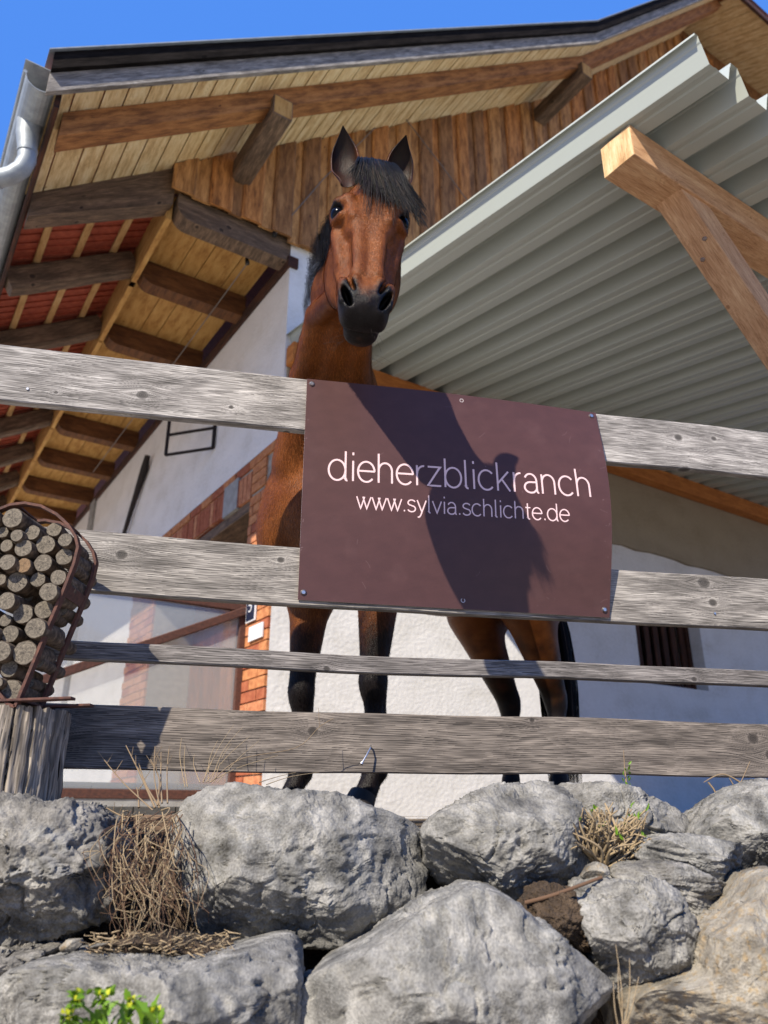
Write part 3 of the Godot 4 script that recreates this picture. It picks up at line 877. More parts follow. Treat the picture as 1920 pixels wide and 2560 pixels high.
func mb_add(mb: MB, m: ArrayMesh) -> void:
	var a := m.surface_get_arrays(0)
	var base := mb.v.size()
	mb.v.append_array(a[Mesh.ARRAY_VERTEX]); mb.n.append_array(a[Mesh.ARRAY_NORMAL]); mb.t.append_array(a[Mesh.ARRAY_TEX_UV]); mb.c.append_array(a[Mesh.ARRAY_COLOR])
	for q in a[Mesh.ARRAY_INDEX]: mb.i.append(base + q)

func box_mesh(a: Vector3, b: Vector3, axis: int) -> ArrayMesh:
	var mb := MB.new()
	mb.box(a, b, axis, rng.randf() * 2.0, rng.randf() * 0.5)
	return mb.done()

func brick(parent: Node, a: Vector3, b: Vector3, kind: String) -> void:
	part(parent, "brick", box_mesh(a, b, 2), M[kind])

func house_point(g: float, y: float, v: float) -> Vector3:
	return HOUSE_AT + Basis(Vector3.UP, deg_to_rad(HOUSE_TURN)) * Vector3(g, y, v)

func bars(parent: Node, called: String, a: Vector3, b: Vector3, r: float, m: Material, sides := 6) -> void:
	var mb := MB.new()
	mb.tube(PackedVector3Array([a, b]), PackedFloat32Array([r, r]), sides)
	part(parent, called, mb.done(), m)

func build_house_fixtures() -> void:
	# iron rack on the side wall
	var t := thing("wall_rack", "rusty iron frame bracketed to the white side wall above the doorway", "rack", HOUSE_AT, HOUSE_TURN)
	var a := Vector3(-0.32, 3.02, -1.72); var b := Vector3(-0.02, 3.02, -1.35)
	for q in [a, b]: bars(t, "upright", q, q + Vector3(0, 0.50, 0), 0.016, M.iron)
	for y in [0.0, 0.2, 0.48]: bars(t, "crossbar", a + Vector3(0, y, 0), b + Vector3(0, y, 0), 0.014, M.iron)
	# long iron rod leaning on the side wall
	var mb := MB.new()
	mb.tube(PackedVector3Array([Vector3(-0.06, 3.72, -3.32), Vector3(-0.05, 3.60, -3.42), Vector3(-0.05, 3.3, -3.7), Vector3(-0.04, 2.4, -4.5)]), PackedFloat32Array([0.03, 0.045, 0.03, 0.012]), 7)
	t = thing("iron_lever", "long tapered iron rod hanging against the white side wall", "rod", HOUSE_AT, HOUSE_TURN)
	part(t, "rod", mb.done(), M.iron)
	# small plates on the brick corner
	t = thing("tilted_plaque", "tilted black and cream square plaque on the brick corner", "plaque", house_point(-0.02, 2.02, -0.17), HOUSE_TURN)
	var pb := Node3D.new()
	var rot := Basis(Vector3.RIGHT, 0.5)
	mb = MB.new()
	for q in [[-0.075, -0.075, 0.075, 0.075, 0.0, 0.012]]: mb.hexa(_plate(rot, q[0], q[1], q[2], q[3], q[4], q[5]))
	part(t, "backing", mb.done(), M.plate_black)
	for q in [[-0.065, -0.062, 0.062, 0.0], [-0.062, 0.012, 0.06, 0.06]]:
		mb = MB.new()
		mb.hexa(_plate(rot, q[0], q[1], q[2], q[3], 0.012, 0.015))
		part(t, "cream_field", mb.done(), M.plate_cream)
	pb.free()
	t = thing("house_number_plate", "dark blue house number plate with white edge on the brick corner", "number plate", house_point(-0.02, 1.36, -0.27), HOUSE_TURN)
	mb = MB.new()
	mb.hexa(_plate(Basis.IDENTITY, -0.075, -0.11, 0.075, 0.11, 0.0, 0.01))
	part(t, "rim", mb.done(), M.plate_white)
	mb = MB.new()
	mb.hexa(_plate(Basis.IDENTITY, -0.065, -0.10, 0.065, 0.10, 0.01, 0.013))
	part(t, "field", mb.done(), M.plate_blue)
	var tm := TextMesh.new()
	var fo := SystemFont.new()
	fo.font_names = PackedStringArray(["Droid Sans"])
	tm.font = fo; tm.text = "5"; tm.font_size = 40; tm.pixel_size = 0.003; tm.depth = 0.002
	var num := part(t, "numeral", tm, M.plate_white)
	num.rotation.y = -PI / 2
	num.position = Vector3(-0.015, 0, 0)
	t = thing("name_plate", "small white name plate with faint grey lettering on the brick corner", "name plate", house_point(-0.02, 1.16, -0.17), HOUSE_TURN)
	mb = MB.new()
	mb.hexa(_plate(Basis.IDENTITY, -0.11, -0.05, 0.11, 0.05, 0.0, 0.01))
	part(t, "plate", mb.done(), M.plate_white)
	# thin lines strung from the eave corner
	wire([Vector3(-0.17, 4.27, 0.05), Vector3(0.22, 5.02, 0.10), Vector3(0.72, 5.88, 0.12)], "thin grey cable slanting up from the eave corner to the roof underside")
	wire([Vector3(1.05, 6.22, 0.12), Vector3(1.5, 5.85, 0.12), Vector3(2.05, 5.35, 0.12)], "thin grey cable sloping down across the gable boards")
	wire([Vector3(-0.28, 4.12, -0.2), Vector3(-0.3, 4.06, -2.2), Vector3(-0.28, 4.1, -5.0)], "thin wire strung along below the side eave corbels")

func _plate(r: Basis, z0: float, y0: float, z1: float, y1: float, o0: float, o1: float) -> Array:   # flat plate on the side wall
	var out := []
	for o in [o0, o1]:
		for q in [[z0, y0], [z1, y0], [z1, y1], [z0, y1]]: out.append(r * Vector3(-o, q[1], q[0]))
	return out

func wire(pts: Array, label: String) -> void:
	var mb := MB.new()
	var w := PackedVector3Array()
	var rr := PackedFloat32Array()
	for k in pts.size() - 1:
		for j in 6:
			w.append(pts[k].lerp(pts[k + 1], j / 6.0)); rr.append(0.005)
	w.append(pts[-1]); rr.append(0.005)
	mb.tube(w, rr, 5)
	var t := thing("cable", label, "cable", HOUSE_AT, HOUSE_TURN)
	part(t, "line", mb.done(), M.wire_grey)
	mb = MB.new()
	mb.tube(PackedVector3Array([pts[0], pts[0] + Vector3(0.0, 0.06, -0.02)]), PackedFloat32Array([0.02, 0.015]), 8)
	part(t, "insulator", mb.done(), M.black_rubber)

# ---------------------------------------------------------------- metal canopy
func build_canopy() -> void:
	var t := thing("metal_canopy", "white trapezoidal sheet metal lean-to roof on timber beams against the gable wall", "canopy", HOUSE_AT, HOUSE_TURN)
	var pan := func(v: float) -> float: return 3.315 - 0.135 * v
	var skew := 0.04
	var v1 := 3.44
	var kx := 0.27 / 0.31
	for s in 9:
		var prof := PackedVector2Array()                 # across the ribs, from below
		var g := s * 0.81
		if s == 0:
			prof.append(Vector2(0.002, 0.116)); prof.append(Vector2(0.003, 0.128))
		for r in 3:
			for q in [[0.025, 0.135], [0.036, 0.106], [0.043, 0.098], [0.079, 0.004], [0.081, 0.0], [0.115, 0.0], [0.124, 0.007], [0.148, 0.007], [0.157, 0.0], [0.228, 0.0], [0.231, 0.004], [0.267, 0.098], [0.274, 0.106], [0.285, 0.135]]:
				prof.append(Vector2(g + (r * 0.31 + q[0]) * kx, q[1] * 0.95))
		if s > 0: prof.insert(0, Vector2(g - 0.018, 0.127))
		prof.append(Vector2(g + 0.81 + 0.018, 0.1285))
		var mb := MB.new()
		for j in prof.size() - 1:
			var p0 := prof[j]; var p1 := prof[j + 1]
			var nn := Vector3(p1.y - p0.y, p0.x - p1.x, 0).normalized()
			for side in 2:
				var o := nn * (0.0 if side == 0 else -0.0015)
				var n2 := nn if side == 0 else -nn
				var a := Vector3(p0.x, pan.call(0.0) + p0.y, 0.0) + o
				var b := Vector3(p1.x, pan.call(0.0) + p1.y, 0.0) + o
				var c := Vector3(p1.x + skew * v1, pan.call(v1) + p1.y, v1) + o
				var d := Vector3(p0.x + skew * v1, pan.call(v1) + p0.y, v1) + o
				mb.quad(a, b, c, d, n2, Vector2.ZERO, Vector2.RIGHT, Vector2.ONE, Vector2.DOWN)
		part(t, "roof_sheet", mb.done(), M.sheet_metal)
	var fb := part(t, "front_beam", beam(Vector3(0.215, 2.812, 2.955), Vector3(7.4, 2.812, 2.955), 0.17, 0.176, 0.004), M.timber, "new spruce beam carrying the front of the metal roof")
	part(fb, "sawn_end", box_mesh(Vector3(0.211, 2.726, 2.872), Vector3(0.215, 2.898, 3.038), 1), M.sawn_wood)
	part(t, "wall_beam", beam(Vector3(0.0, 3.222, 0.085), Vector3(7.4, 3.222, 0.085), 0.12, 0.16, 0.004), M.orange_timber, "orange spruce beam along the wall under the metal roof")
	# brace and post
	var br := part(t, "brace", beam(Vector3(0.60, 2.78, 2.957), Vector3(2.15, 1.33, 2.957), 0.14, 0.15, 0.004), M.timber, "diagonal spruce brace with two screws")
	for q in [[0.80, 2.50, 2.93], [0.74, 2.55, 2.99]]:
		var mb := MB.new()
		var c := Vector3(q[0], q[1], q[2])
		var dn := Vector3(-1.45, -1.55, 0).normalized()
		c += dn * (0.075 - (c - Vector3(0.60, 2.78, q[2])).dot(dn))
		mb.tube(PackedVector3Array([c - dn * 0.01, c + dn * 0.004, c + dn * 0.006]), PackedFloat32Array([0.011, 0.011, 0.006]), 10)
		part(br, "screw", mb.done(), M.screw_metal)
	for g in [2.2, 6.4]:
		part(t, "post", beam(Vector3(g, -0.05, 2.955), Vector3(g, 2.722, 2.955), 0.16, 0.16, 0.005, Vector3.BACK), M.timber)
	for k in 5:
		var mb := MB.new()
		mb.tube(PackedVector3Array([Vector3(0.27 * (k * 2 + 1) + 0.005, 3.315 + 0.112, 0.1), Vector3(0.27 * (k * 2 + 1) + 0.005, 3.315 + 0.14, 0.1)]), PackedFloat32Array([0.012, 0.008]), 8)
		part(t, "roof_screw", mb.done(), M.screw_metal)

# ---------------------------------------------------------------- side gate beside the house
func build_gate() -> void:
	var t := thing("side_gate", "rusty steel gate with clear acrylic panel and diagonal brace beside the house corner", "gate", HOUSE_AT, HOUSE_TURN)
	var v := -0.40
	part(t, "panel", box_mesh(Vector3(-2.3, 0.16, v - 0.004), Vector3(-0.05, 1.34, v + 0.004), 0), M.acrylic, "clear acrylic sheet")
	for q in [[Vector3(-2.35, 1.37, v), Vector3(-0.02, 1.37, v)], [Vector3(-2.35, 0.13, v), Vector3(-0.02, 0.13, v)], [Vector3(-0.035, 0.05, v), Vector3(-0.035, 1.40, v)], [Vector3(-2.33, 0.0, v), Vector3(-2.33, 1.40, v)], [Vector3(-2.3, 0.28, v + 0.03), Vector3(-0.02, 1.35, v + 0.03)]]:
		part(t, "frame_bar" if q[0].y != 0.28 else "diagonal_brace", beam(q[0], q[1], 0.05, 0.055, 0.005, Vector3.UP if absf(q[0].y - q[1].y) < 1.2 else Vector3.BACK), M.rust)
	part(t, "mesh_strip", box_mesh(Vector3(-2.3, 0.06, v + 0.01), Vector3(-0.05, 0.115, v + 0.016), 0), M.concrete)
	for k in 8:
		var o := single("plinth_block", box_mesh(Vector3(-0.13, 0, -0.05), Vector3(0.13, 0.20, 0.05), 0), M.concrete, "pale concrete block in the low row behind the side gate", "block", house_point(-0.2 - k * 0.27, 0.0, v - 0.2), "concrete blocks behind the side gate")
		o.rotation.y = deg_to_rad(HOUSE_TURN)

# ---------------------------------------------------------------- fence
func build_fence() -> void:
	var t := thing("rail_fence", "weathered silver grey plank fence with four rails across the boulder wall", "fence", FENCE_AT, FENCE_TURN)
	var rails := [[1.040, 1.206], [0.533, 0.690], [0.367, 0.411], [0.120, 0.263]]
	var wob := noise(0.8, 61, 2)
	for k in 4:
		var lo: float = fy(rails[k][0]); var hi: float = fy(rails[k][1])
		var mb := MB.new()
		var b := 0.003
		var th := 0.034
		var fr := []
		for s in 40:
			var u := (-1.7 + s * 0.1) * FS
			var dy := wob.get_noise_2d(u, k * 9.0) * 0.009
			var dz := wob.get_noise_2d(u, k * 9.0 + 4.0) * 0.003
			fr.append(Transform3D(Basis(Vector3.BACK, Vector3.UP, Vector3.RIGHT), Vector3(u, dy, dz)))
		var prof := PackedVector2Array([Vector2(0, hi - b), Vector2(0, lo + b), Vector2(-b, lo), Vector2(-th + b, lo), Vector2(-th, lo + b), Vector2(-th, hi - b), Vector2(-th + b, hi), Vector2(-b, hi)])
		mb.sweep(prof, fr, true, true, -0.4 * FS, k * 0.15 * FS)
		part(t, "rail", mb.done(), M[["rail_pale", "rail_warm", "rail_dull", "rail_brown"][k]], ["wide top plank", "wide plank at half height", "narrow batten rail", "wide bottom plank"][k])
	for u in [-1.42, 1.62]:
		part(t, "post", beam(Vector3(u * FS, -0.35, -0.098), Vector3(u * FS, 1.45, -0.098), 0.11, 0.12, 0.01, Vector3.BACK), M.grey_wood)
	for q in [[1.0, 0.575], [-0.97, 1.075]]:
		var mb := MB.new()
		mb.tube(PackedVector3Array([Vector3(q[0] * FS, fy(q[1]), 0.0), Vector3(q[0] * FS, fy(q[1]), 0.004)]), PackedFloat32Array([0.006, 0.004]), 8)
		part(t, "nail_head", mb.done(), M.screw_metal)
	# bent nail standing out of the bottom plank
	var n := thing("bent_nail", "bent steel nail sticking out of the bottom plank", "nail", FENCE_AT, FENCE_TURN)
	var mb := MB.new()
	var pts := PackedVector3Array([Vector3(-0.036, 0.181, -0.01), Vector3(-0.036, 0.183, 0.012), Vector3(-0.040, 0.175, 0.024), Vector3(-0.052, 0.156, 0.034), Vector3(-0.062, 0.141, 0.038)])
	for k in pts.size(): pts[k] = Vector3(pts[k].x * FS, fy(pts[k].y), pts[k].z)
	mb.tube(pts, PackedFloat32Array([0.0026, 0.0026, 0.0026, 0.0026, 0.0026]), 8)
	part(n, "shank", mb.done(), M.screw_metal)
	mb = MB.new()
	mb.tube(PackedVector3Array([pts[4], pts[4] + (pts[4] - pts[3]).normalized() * 0.005]), PackedFloat32Array([0.0055, 0.005]), 10)
	part(n, "nail_top", mb.done(), M.screw_metal)

# ---------------------------------------------------------------- sign
func sign_point(u: float, y: float, out: float) -> Vector3:      # on the bowed panel, fence axes
	var s := (u + 0.231) / 0.905
	var h := (y - 0.543) / 0.66
	var bow := 0.052 * pow(clampf(s, 0, 1), 1.3) * pow(sin(PI * clampf(h, 0, 1)), 1.2) + 0.012 * sin(PI * clampf(s, 0, 1)) * clampf(h, 0, 1)
	return Vector3(u * FS, fy(y), 0.004 + bow * FS + out)

func build_sign() -> void:
	var t := thing("ranch_sign", "dark aubergine ranch sign with pale pink lettering screwed to the fence", "sign", FENCE_AT, FENCE_TURN)
	var mb := MB.new()
	var u0 := -0.231; var u1 := 0.674; var y0 := 0.543; var y1 := 1.203
	var right := func(y: float) -> float: return lerpf(0.655, 0.684, (y - y0) / (y1 - y0))
	mb.grid(60, 44, func(a: float, b: float) -> Array:
		var y := lerpf(y0, y1, b)
		var u := lerpf(u0, right.call(y), a)
		return [sign_point(u, y, 0.003), Vector2(a, 1.0 - b)])
	var face := part(t, "panel", mb.done(), M.sign_panel)
	mb = MB.new()                                  # back and pale cut edges
	mb.grid(60, 44, func(a: float, b: float) -> Array:
		var y := lerpf(y0, y1, b)
		var u := lerpf(right.call(y), u0, a)
		return [sign_point(u, y, 0.0), Vector2(a, b)])
	for k in 60:
		var a := k / 60.0; var b := (k + 1) / 60.0
		for y in [y0, y1]:
			var ua := lerpf(u0, right.call(y), a); var ub := lerpf(u0, right.call(y), b)
			mb.quad(sign_point(ua, y, 0.0), sign_point(ub, y, 0.0), sign_point(ub, y, 0.003), sign_point(ua, y, 0.003), Vector3.UP if y == y1 else Vector3.DOWN, Vector2.ZERO, Vector2.ZERO, Vector2.ZERO, Vector2.ZERO)
		var ya := lerpf(y0, y1, a); var yb := lerpf(y0, y1, b)
		for e in 2:
			var xa: float = u0 if e == 0 else right.call(ya)
			var xb: float = u0 if e == 0 else right.call(yb)
			mb.quad(sign_point(xa, ya, 0.0), sign_point(xb, yb, 0.0), sign_point(xb, yb, 0.003), sign_point(xa, ya, 0.003), Vector3.LEFT if e == 0 else Vector3.RIGHT, Vector2.ZERO, Vector2.ZERO, Vector2.ZERO, Vector2.ZERO)
	part(t, "panel_core", mb.done(), M.sign_edge)
	lettering(t, "dieherzblickranch", -0.161, 0.614, 0.889, 0.062, 0.0055)
	lettering(t, "www.sylvia.schlichte.de", -0.081, 0.537, 0.808, 0.036, 0.0036)
	for q in [[-0.216, 1.187], [0.665, 1.187], [-0.217, 0.563], [0.639, 0.564]]:
		mb = MB.new()
		var p := sign_point(q[0], q[1], 0.003)
		mb.tube(PackedVector3Array([p, p + Vector3(0, 0, 0.0025), p + Vector3(0, 0, 0.0045)]), PackedFloat32Array([0.0095, 0.009, 0.0055]), 14)
		part(t, "screw", mb.done(), M.screw_metal)
	for q in [[0.235, 1.183], [0.219, 0.567]]:
		mb = MB.new()
		var p := sign_point(q[0], q[1], 0.0035)
		for k in 14:
			var a := TAU * k / 14.0; var b := TAU * (k + 1) / 14.0
			var da := Vector3(cos(a), sin(a), 0); var db := Vector3(cos(b), sin(b), 0)
			mb.quad(p + da * 0.0052, p + db * 0.0052, p + db * 0.0072, p + da * 0.0072, Vector3.BACK, Vector2.ZERO, Vector2.ZERO, Vector2.ZERO, Vector2.ZERO)
		part(t, "eyelet", mb.done(), M.sign_edge)

func arc(cx: float, cy: float, rx: float, ry: float, a0: float, a1: float, n := 14) -> Array:
	var out := []
	for k in n + 1:
		var a := deg_to_rad(lerpf(a0, a1, float(k) / n))
		out.append(Vector2(cx + cos(a) * rx, cy + sin(a) * ry))
	return out

# Light geometric sans, drawn as strokes; x-height 1, ascender 1.42. Returns [advance, strokes].
func glyph(ch: String) -> Array:
	var w := 0.47
	match ch:
		"d": return [1.22, [arc(0.52, 0.5, w, 0.5, 0, 360, 28), [Vector2(0.99, 1.45), Vector2(0.99, 0.12)] + arc(1.08, 0.12, 0.09, 0.11, 180, 290, 5)]]
		"b": return [1.18, [arc(0.62, 0.5, w, 0.5, 0, 360, 28), [Vector2(0.15, 1.45), Vector2(0.15, 0.0)]]]
		"i": return [0.42, [[Vector2(0.2, 1.0), Vector2(0.2, 0.0)], [Vector2(0.2, 1.42), Vector2(0.2, 1.28)]]]
		"l": return [0.46, [[Vector2(0.17, 1.45), Vector2(0.17, 0.14)] + arc(0.30, 0.14, 0.13, 0.13, 180, 280, 6)]]
		"e": return [1.08, [[Vector2(0.08, 0.53), Vector2(1.0, 0.53)] + arc(0.53, 0.5, w, 0.5, 4, 318, 28)]]
		"c": return [1.04, [arc(0.53, 0.5, w, 0.5, 42, 318, 24)]]
		"h": return [1.12, [[Vector2(0.15, 1.45), Vector2(0.15, 0.0)], [Vector2(0.15, 0.5)] + arc(0.53, 0.6, 0.38, 0.39, 170, 0, 14) + [Vector2(0.91, 0.0)]]]
		"n": return [1.12, [[Vector2(0.15, 1.0), Vector2(0.15, 0.0)], [Vector2(0.15, 0.5)] + arc(0.53, 0.6, 0.38, 0.39, 170, 0, 14) + [Vector2(0.91, 0.0)]]]
		"r": return [0.68, [[Vector2(0.15, 1.0), Vector2(0.15, 0.0)], [Vector2(0.15, 0.55)] + arc(0.56, 0.58, 0.40, 0.40, 165, 88, 8)]]
		"z": return [0.96, [[Vector2(0.1, 0.97), Vector2(0.82, 0.97), Vector2(0.1, 0.03), Vector2(0.86, 0.03)]]]
		"k": return [1.0, [[Vector2(0.15, 1.45), Vector2(0.15, 0.0)], [Vector2(0.15, 0.36), Vector2(0.82, 1.0)], [Vector2(0.40, 0.60), Vector2(0.88, 0.0)]]]
		"a": return [1.02, [arc(0.47, 0.62, 0.36, 0.36, 155, 0, 12) + [Vector2(0.83, 0.16)] + arc(0.92, 0.14, 0.09, 0.12, 180, 285, 5), [Vector2(0.83, 0.56)] + arc(0.46, 0.28, 0.37, 0.27, 95, 270, 14) + [Vector2(0.62, 0.03), Vector2(0.78, 0.14), Vector2(0.83, 0.24)]]]
		"w": return [1.42, [[Vector2(0.05, 1.0), Vector2(0.42, 0.02), Vector2(0.78, 1.0)], [Vector2(0.62, 1.0), Vector2(0.98, 0.02), Vector2(1.36, 1.0)]]]
		"v": return [0.98, [[Vector2(0.06, 1.0), Vector2(0.48, 0.02), Vector2(0.90, 1.0)]]]
		"y": return [0.98, [[Vector2(0.06, 1.0), Vector2(0.48, 0.05)], [Vector2(0.90, 1.0), Vector2(0.38, -0.24), Vector2(0.26, -0.38), Vector2(0.10, -0.40)]]]
		"s": return [0.92, [arc(0.46, 0.74, 0.34, 0.24, 25, 200, 10) + [Vector2(0.24, 0.58), Vector2(0.66, 0.46)] + arc(0.45, 0.26, 0.36, 0.25, 45, -160, 12)]]
		"t": return [0.66, [[Vector2(0.26, 1.32), Vector2(0.26, 0.18)] + arc(0.42, 0.18, 0.16, 0.17, 180, 285, 6), [Vector2(0.05, 0.96), Vector2(0.54, 0.96)]]]
	return [0.42, [[Vector2(0.2, 0.0), Vector2(0.2, 0.13)]]]

func lettering(t: Node3D, text: String, u0: float, u1: float, base: float, xh: float, stroke: float) -> void:
	var total := 0.0
	for ch in text: total += glyph(ch)[0]
	var sx := (u1 - u0) / (total - 0.12)
	var line := part(t, "lettering", ArrayMesh.new(), M.sign_print, "pale pink line reading " + text)
	var whole := MB.new()
	var pen := u0 - 0.04 * sx
	for ch in text:
		var g := glyph(ch)
		for st in g[1]:
			var pts := []
			for k in st.size():                         # fill long straight runs so the print follows the bowed panel
				if k > 0:
					var m := int((st[k] - st[k - 1]).length() / 0.25)
					for j in m: pts.append(st[k - 1].lerp(st[k], (j + 1.0) / (m + 1.0)))
				pts.append(st[k])
			var l := []; var r := []
			for k in pts.size():
				var p := Vector2(pen + pts[k].x * sx, base + pts[k].y * xh)
				var qa: Vector2 = pts[maxi(k - 1, 0)]; var qb: Vector2 = pts[mini(k + 1, pts.size() - 1)]
				var d := Vector2((qb.x - qa.x) * sx, (qb.y - qa.y) * xh).normalized()
				var nn := Vector2(-d.y, d.x) * stroke * 0.5
				if k > 0 and k < pts.size() - 1:          # mitre at corners
					var d0 := Vector2((pts[k].x - qa.x) * sx, (pts[k].y - qa.y) * xh).normalized()
					nn *= 1.0 / maxf(0.45, d0.dot(d))
				l.append(p + nn); r.append(p - nn)
			for k in pts.size() - 1:
				var a := sign_point(l[k].x, l[k].y, 0.0036); var b := sign_point(l[k + 1].x, l[k + 1].y, 0.0036)
				var c := sign_point(r[k + 1].x, r[k + 1].y, 0.0036); var d := sign_point(r[k].x, r[k].y, 0.0036)
				whole.quad(a, b, c, d, Vector3.BACK, Vector2.ZERO, Vector2.ZERO, Vector2.ZERO, Vector2.ZERO)
		pen += g[0] * sx
	line.mesh = whole.done()

# ---------------------------------------------------------------- log basket on its stump
func zoom4(x: float, y: float, z: float) -> Vector3:      # a point read off an enlargement of the photograph, at depth z
	return at_z(x * 0.36166 * 1659.0 / 1920.0, (1250.0 + y * 0.36166) * 1659.0 / 1920.0, z)

func build_basket() -> void:
	# split post that carries the basket
	var mb := MB.new()
	var n := noise(3.0, 71, 3)
	var c := Vector3(-0.80 * FS, 0, -1.70 * FS)
	var rad := func(a: float, y: float) -> float:
		var r := 0.136 + 0.012 * (0.5 - y / 0.24) * 0.3 + 0.007 * n.get_noise_2d(a * 2.0, y * 4.0)
		r -= 0.003 * maxf(0.0, n.get_noise_2d(sin(a) * 14.0 + 20.0, cos(a) * 14.0))
		for k in [[1.35, 0.03], [0.72, 0.02], [1.05, 0.018], [1.9, 0.025], [2.5, 0.03], [0.25, 0.02]]:
			r -= 0.022 * maxf(0.0, 1.0 - absf(wrapf(a - k[0] - y * 0.2, -PI, PI)) / k[1])
		return r * (1.0 - 0.10 * clampf((0.06 - y) / 0.3, 0, 1))
	mb.grid(320, 24, func(s: float, tt: float) -> Array:
		var a := TAU * s
		var y := lerpf(0.262, -0.35, tt)
		var r: float = rad.call(a, y)
		return [Vector3(cos(a) * r, y + (0.006 * n.get_noise_1d(a * 3.0) if tt == 0.0 else 0.0), sin(a) * r), Vector2(y, a * 0.1)])
	var base := mb.v.size()
	mb.vert(Vector3(0, 0.264, 0), Vector3.UP, Vector2(0.3, 0.3))
	for k in 61:
		var a := TAU * k / 60.0
		var r: float = rad.call(a, 0.262)
		mb.vert(Vector3(cos(a) * r, 0.262, sin(a) * r), Vector3.UP, Vector2(0.3 + cos(a) * r, 0.3 + sin(a) * r))
	for k in 60: mb.tri(base, base + 1 + k, base + 2 + k)
	var st := thing("stump_post", "thick cracked grey timber post at the fence end carrying the log basket", "post", c)
	part(st, "trunk", mb.done(), M.stump_wood)
	# heart-shaped basket of flat rusty bar: two hoops, cross plates and feet
	var zf := -1.60 * FS; var zr := zf - 0.125
	var t := thing("log_basket", "rusty heart-shaped iron basket filled with short logs on the stump", "log basket", Vector3.ZERO)
	var outline := [Vector2(112, 1432), Vector2(205, 1210), Vector2(330, 900), Vector2(450, 620), Vector2(520, 440), Vector2(546, 330), Vector2(530, 260), Vector2(480, 180), Vector2(400, 105), Vector2(290, 48), Vector2(180, 28), Vector2(80, 40), Vector2(0, 72), Vector2(-70, 130), Vector2(-125, 215), Vector2(-190, 160), Vector2(-290, 130), Vector2(-400, 150), Vector2(-490, 230), Vector2(-520, 340), Vector2(-470, 520), Vector2(-330, 840), Vector2(-120, 1180), Vector2(60, 1410)]
	var o3 := []
	for q in outline:
		o3.append(zoom4(q.x, q.y, zf))
	for s in 2:
		mb = MB.new()
		var pts := []
		for p in o3: pts.append(Vector3(p.x, p.y, zf if s == 0 else zr))
		pts.append(pts[0]); 
		var fr := []
		for k in pts.size():
			var d: Vector3 = (pts[mini(k + 1, pts.size() - 1)] - pts[maxi(k - 1, 0)]).normalized()
			fr.append(Transform3D(Basis(d.cross(Vector3.BACK), Vector3.BACK, d), pts[k]))
		mb.sweep(PackedVector2Array([Vector2(0.0035, 0.010), Vector2(0.0035, -0.010), Vector2(-0.0035, -0.010), Vector2(-0.0035, 0.010)]), fr, true, false)
		part(t, "hoop", mb.done(), M.rust)
	for k in [3, 8, 11, 17, 21]:
		var p: Vector3 = o3[k]
		var d: Vector3 = (o3[k + 1] - o3[k - 1]).normalized() * 0.016
		mb = MB.new()
		var up := d.cross(Vector3.BACK).normalized() * 0.0025
		var a := Vector3(p.x, p.y, zf - 0.008); var b := Vector3(p.x, p.y, zr + 0.008)
		mb.hexa([a - d - up, a + d - up, a + d + up, a - d + up, b - d - up, b + d - up, b + d + up, b - d + up])
		part(t, "cross_plate", mb.done(), M.rust)
	var ap: Vector3 = o3[0]
	for s in 2:
		var z := zf if s == 0 else zr
		part(t, "foot", beam(Vector3(ap.x - 0.14, 0.268, z), Vector3(ap.x + 0.13, 0.278, z), 0.03, 0.006, 0.001), M.rust)
	part(t, "foot_brace", beam(Vector3(ap.x, 0.273, zf + 0.01), Vector3(ap.x, 0.273, zr - 0.01), 0.03, 0.005, 0.001), M.rust)
	# the logs, each its own
	var logs := [[85, 125, 75], [20, 222, 42], [115, 245, 46], [222, 225, 57], [375, 203, 54], [450, 275, 51], [45, 315, 46], [162, 332, 64], [313, 308, 69], [50, 428, 60], [162, 452, 54], [298, 434, 66], [443, 392, 62], [3, 550, 42], [118, 566, 74], [262, 550, 54], [402, 535, 58], [334, 634, 68], [43, 697, 66], [190, 668, 40], [157, 786, 72], [302, 757, 67], [35, 832, 44], [70, 926, 62], [245, 886, 76], [172, 1056, 87], [62, 1166, 62], [75, 1318, 80], [5, 1045, 74], [-20, 1262, 40], [-60, 120, 62], [-80, 260, 60], [-70, 390, 62], [-85, 520, 64], [-60, 650, 50], [-110, 780, 66], [-70, 920, 60], [-150, 1040, 60], [-200, 300, 66], [-330, 300, 60], [-240, 440, 70], [-390, 420, 62], [-220, 600, 66], [-340, 580, 56], [-250, 760, 60], [-160, 900, 60], [505, 470, 44], [470, 620, 46], [420, 760, 46], [345, 960, 46], [262, 1120, 44], [195, 1265, 42], [150, 1390, 30], [495, 345, 34]]
	var r2 := RandomNumberGenerator.new()
	r2.seed = 33
	for q in logs:
		var zf2 := zf + 0.012 + r2.randf_range(-0.03, 0.012) - (0.055 if q[2] < 47 and q[0] > 140 else 0.0)
		var p := zoom4(q[0], q[1], zf2)
		var e := zoom4(q[0] + q[2], q[1], zf2)
		var rr := p.distance_to(e) * 1.0
		var len := r2.randf_range(0.12, 0.145)
		mb = MB.new()
		var an := r2.randf() * TAU
		var sides := 16
		var rf := []
		for k in sides: rf.append(1.0 + r2.randf_range(-0.06, 0.04))
		var rows := [Vector2(0.0, 0.955), Vector2(0.003, 1.0), Vector2(len * 0.5, r2.randf_range(0.97, 1.03)), Vector2(len, 1.0)]
		for row in rows:
			for k in sides + 1:
				var a := TAU * k / sides + an
				var d := Vector3(cos(a), sin(a), 0)
				mb.vert(d * rr * rf[k % sides] * row.y + Vector3(0, 0, -row.x), d, Vector2(row.x, a))
		for j in 3:
			for k in sides:
				var b := j * (sides + 1) + k
				mb.tri(b, b + 1, b + sides + 2); mb.tri(b, b + sides + 2, b + sides + 1)
		var rear := mb.vert(Vector3(0, 0, -len), Vector3.FORWARD, Vector2.ZERO)
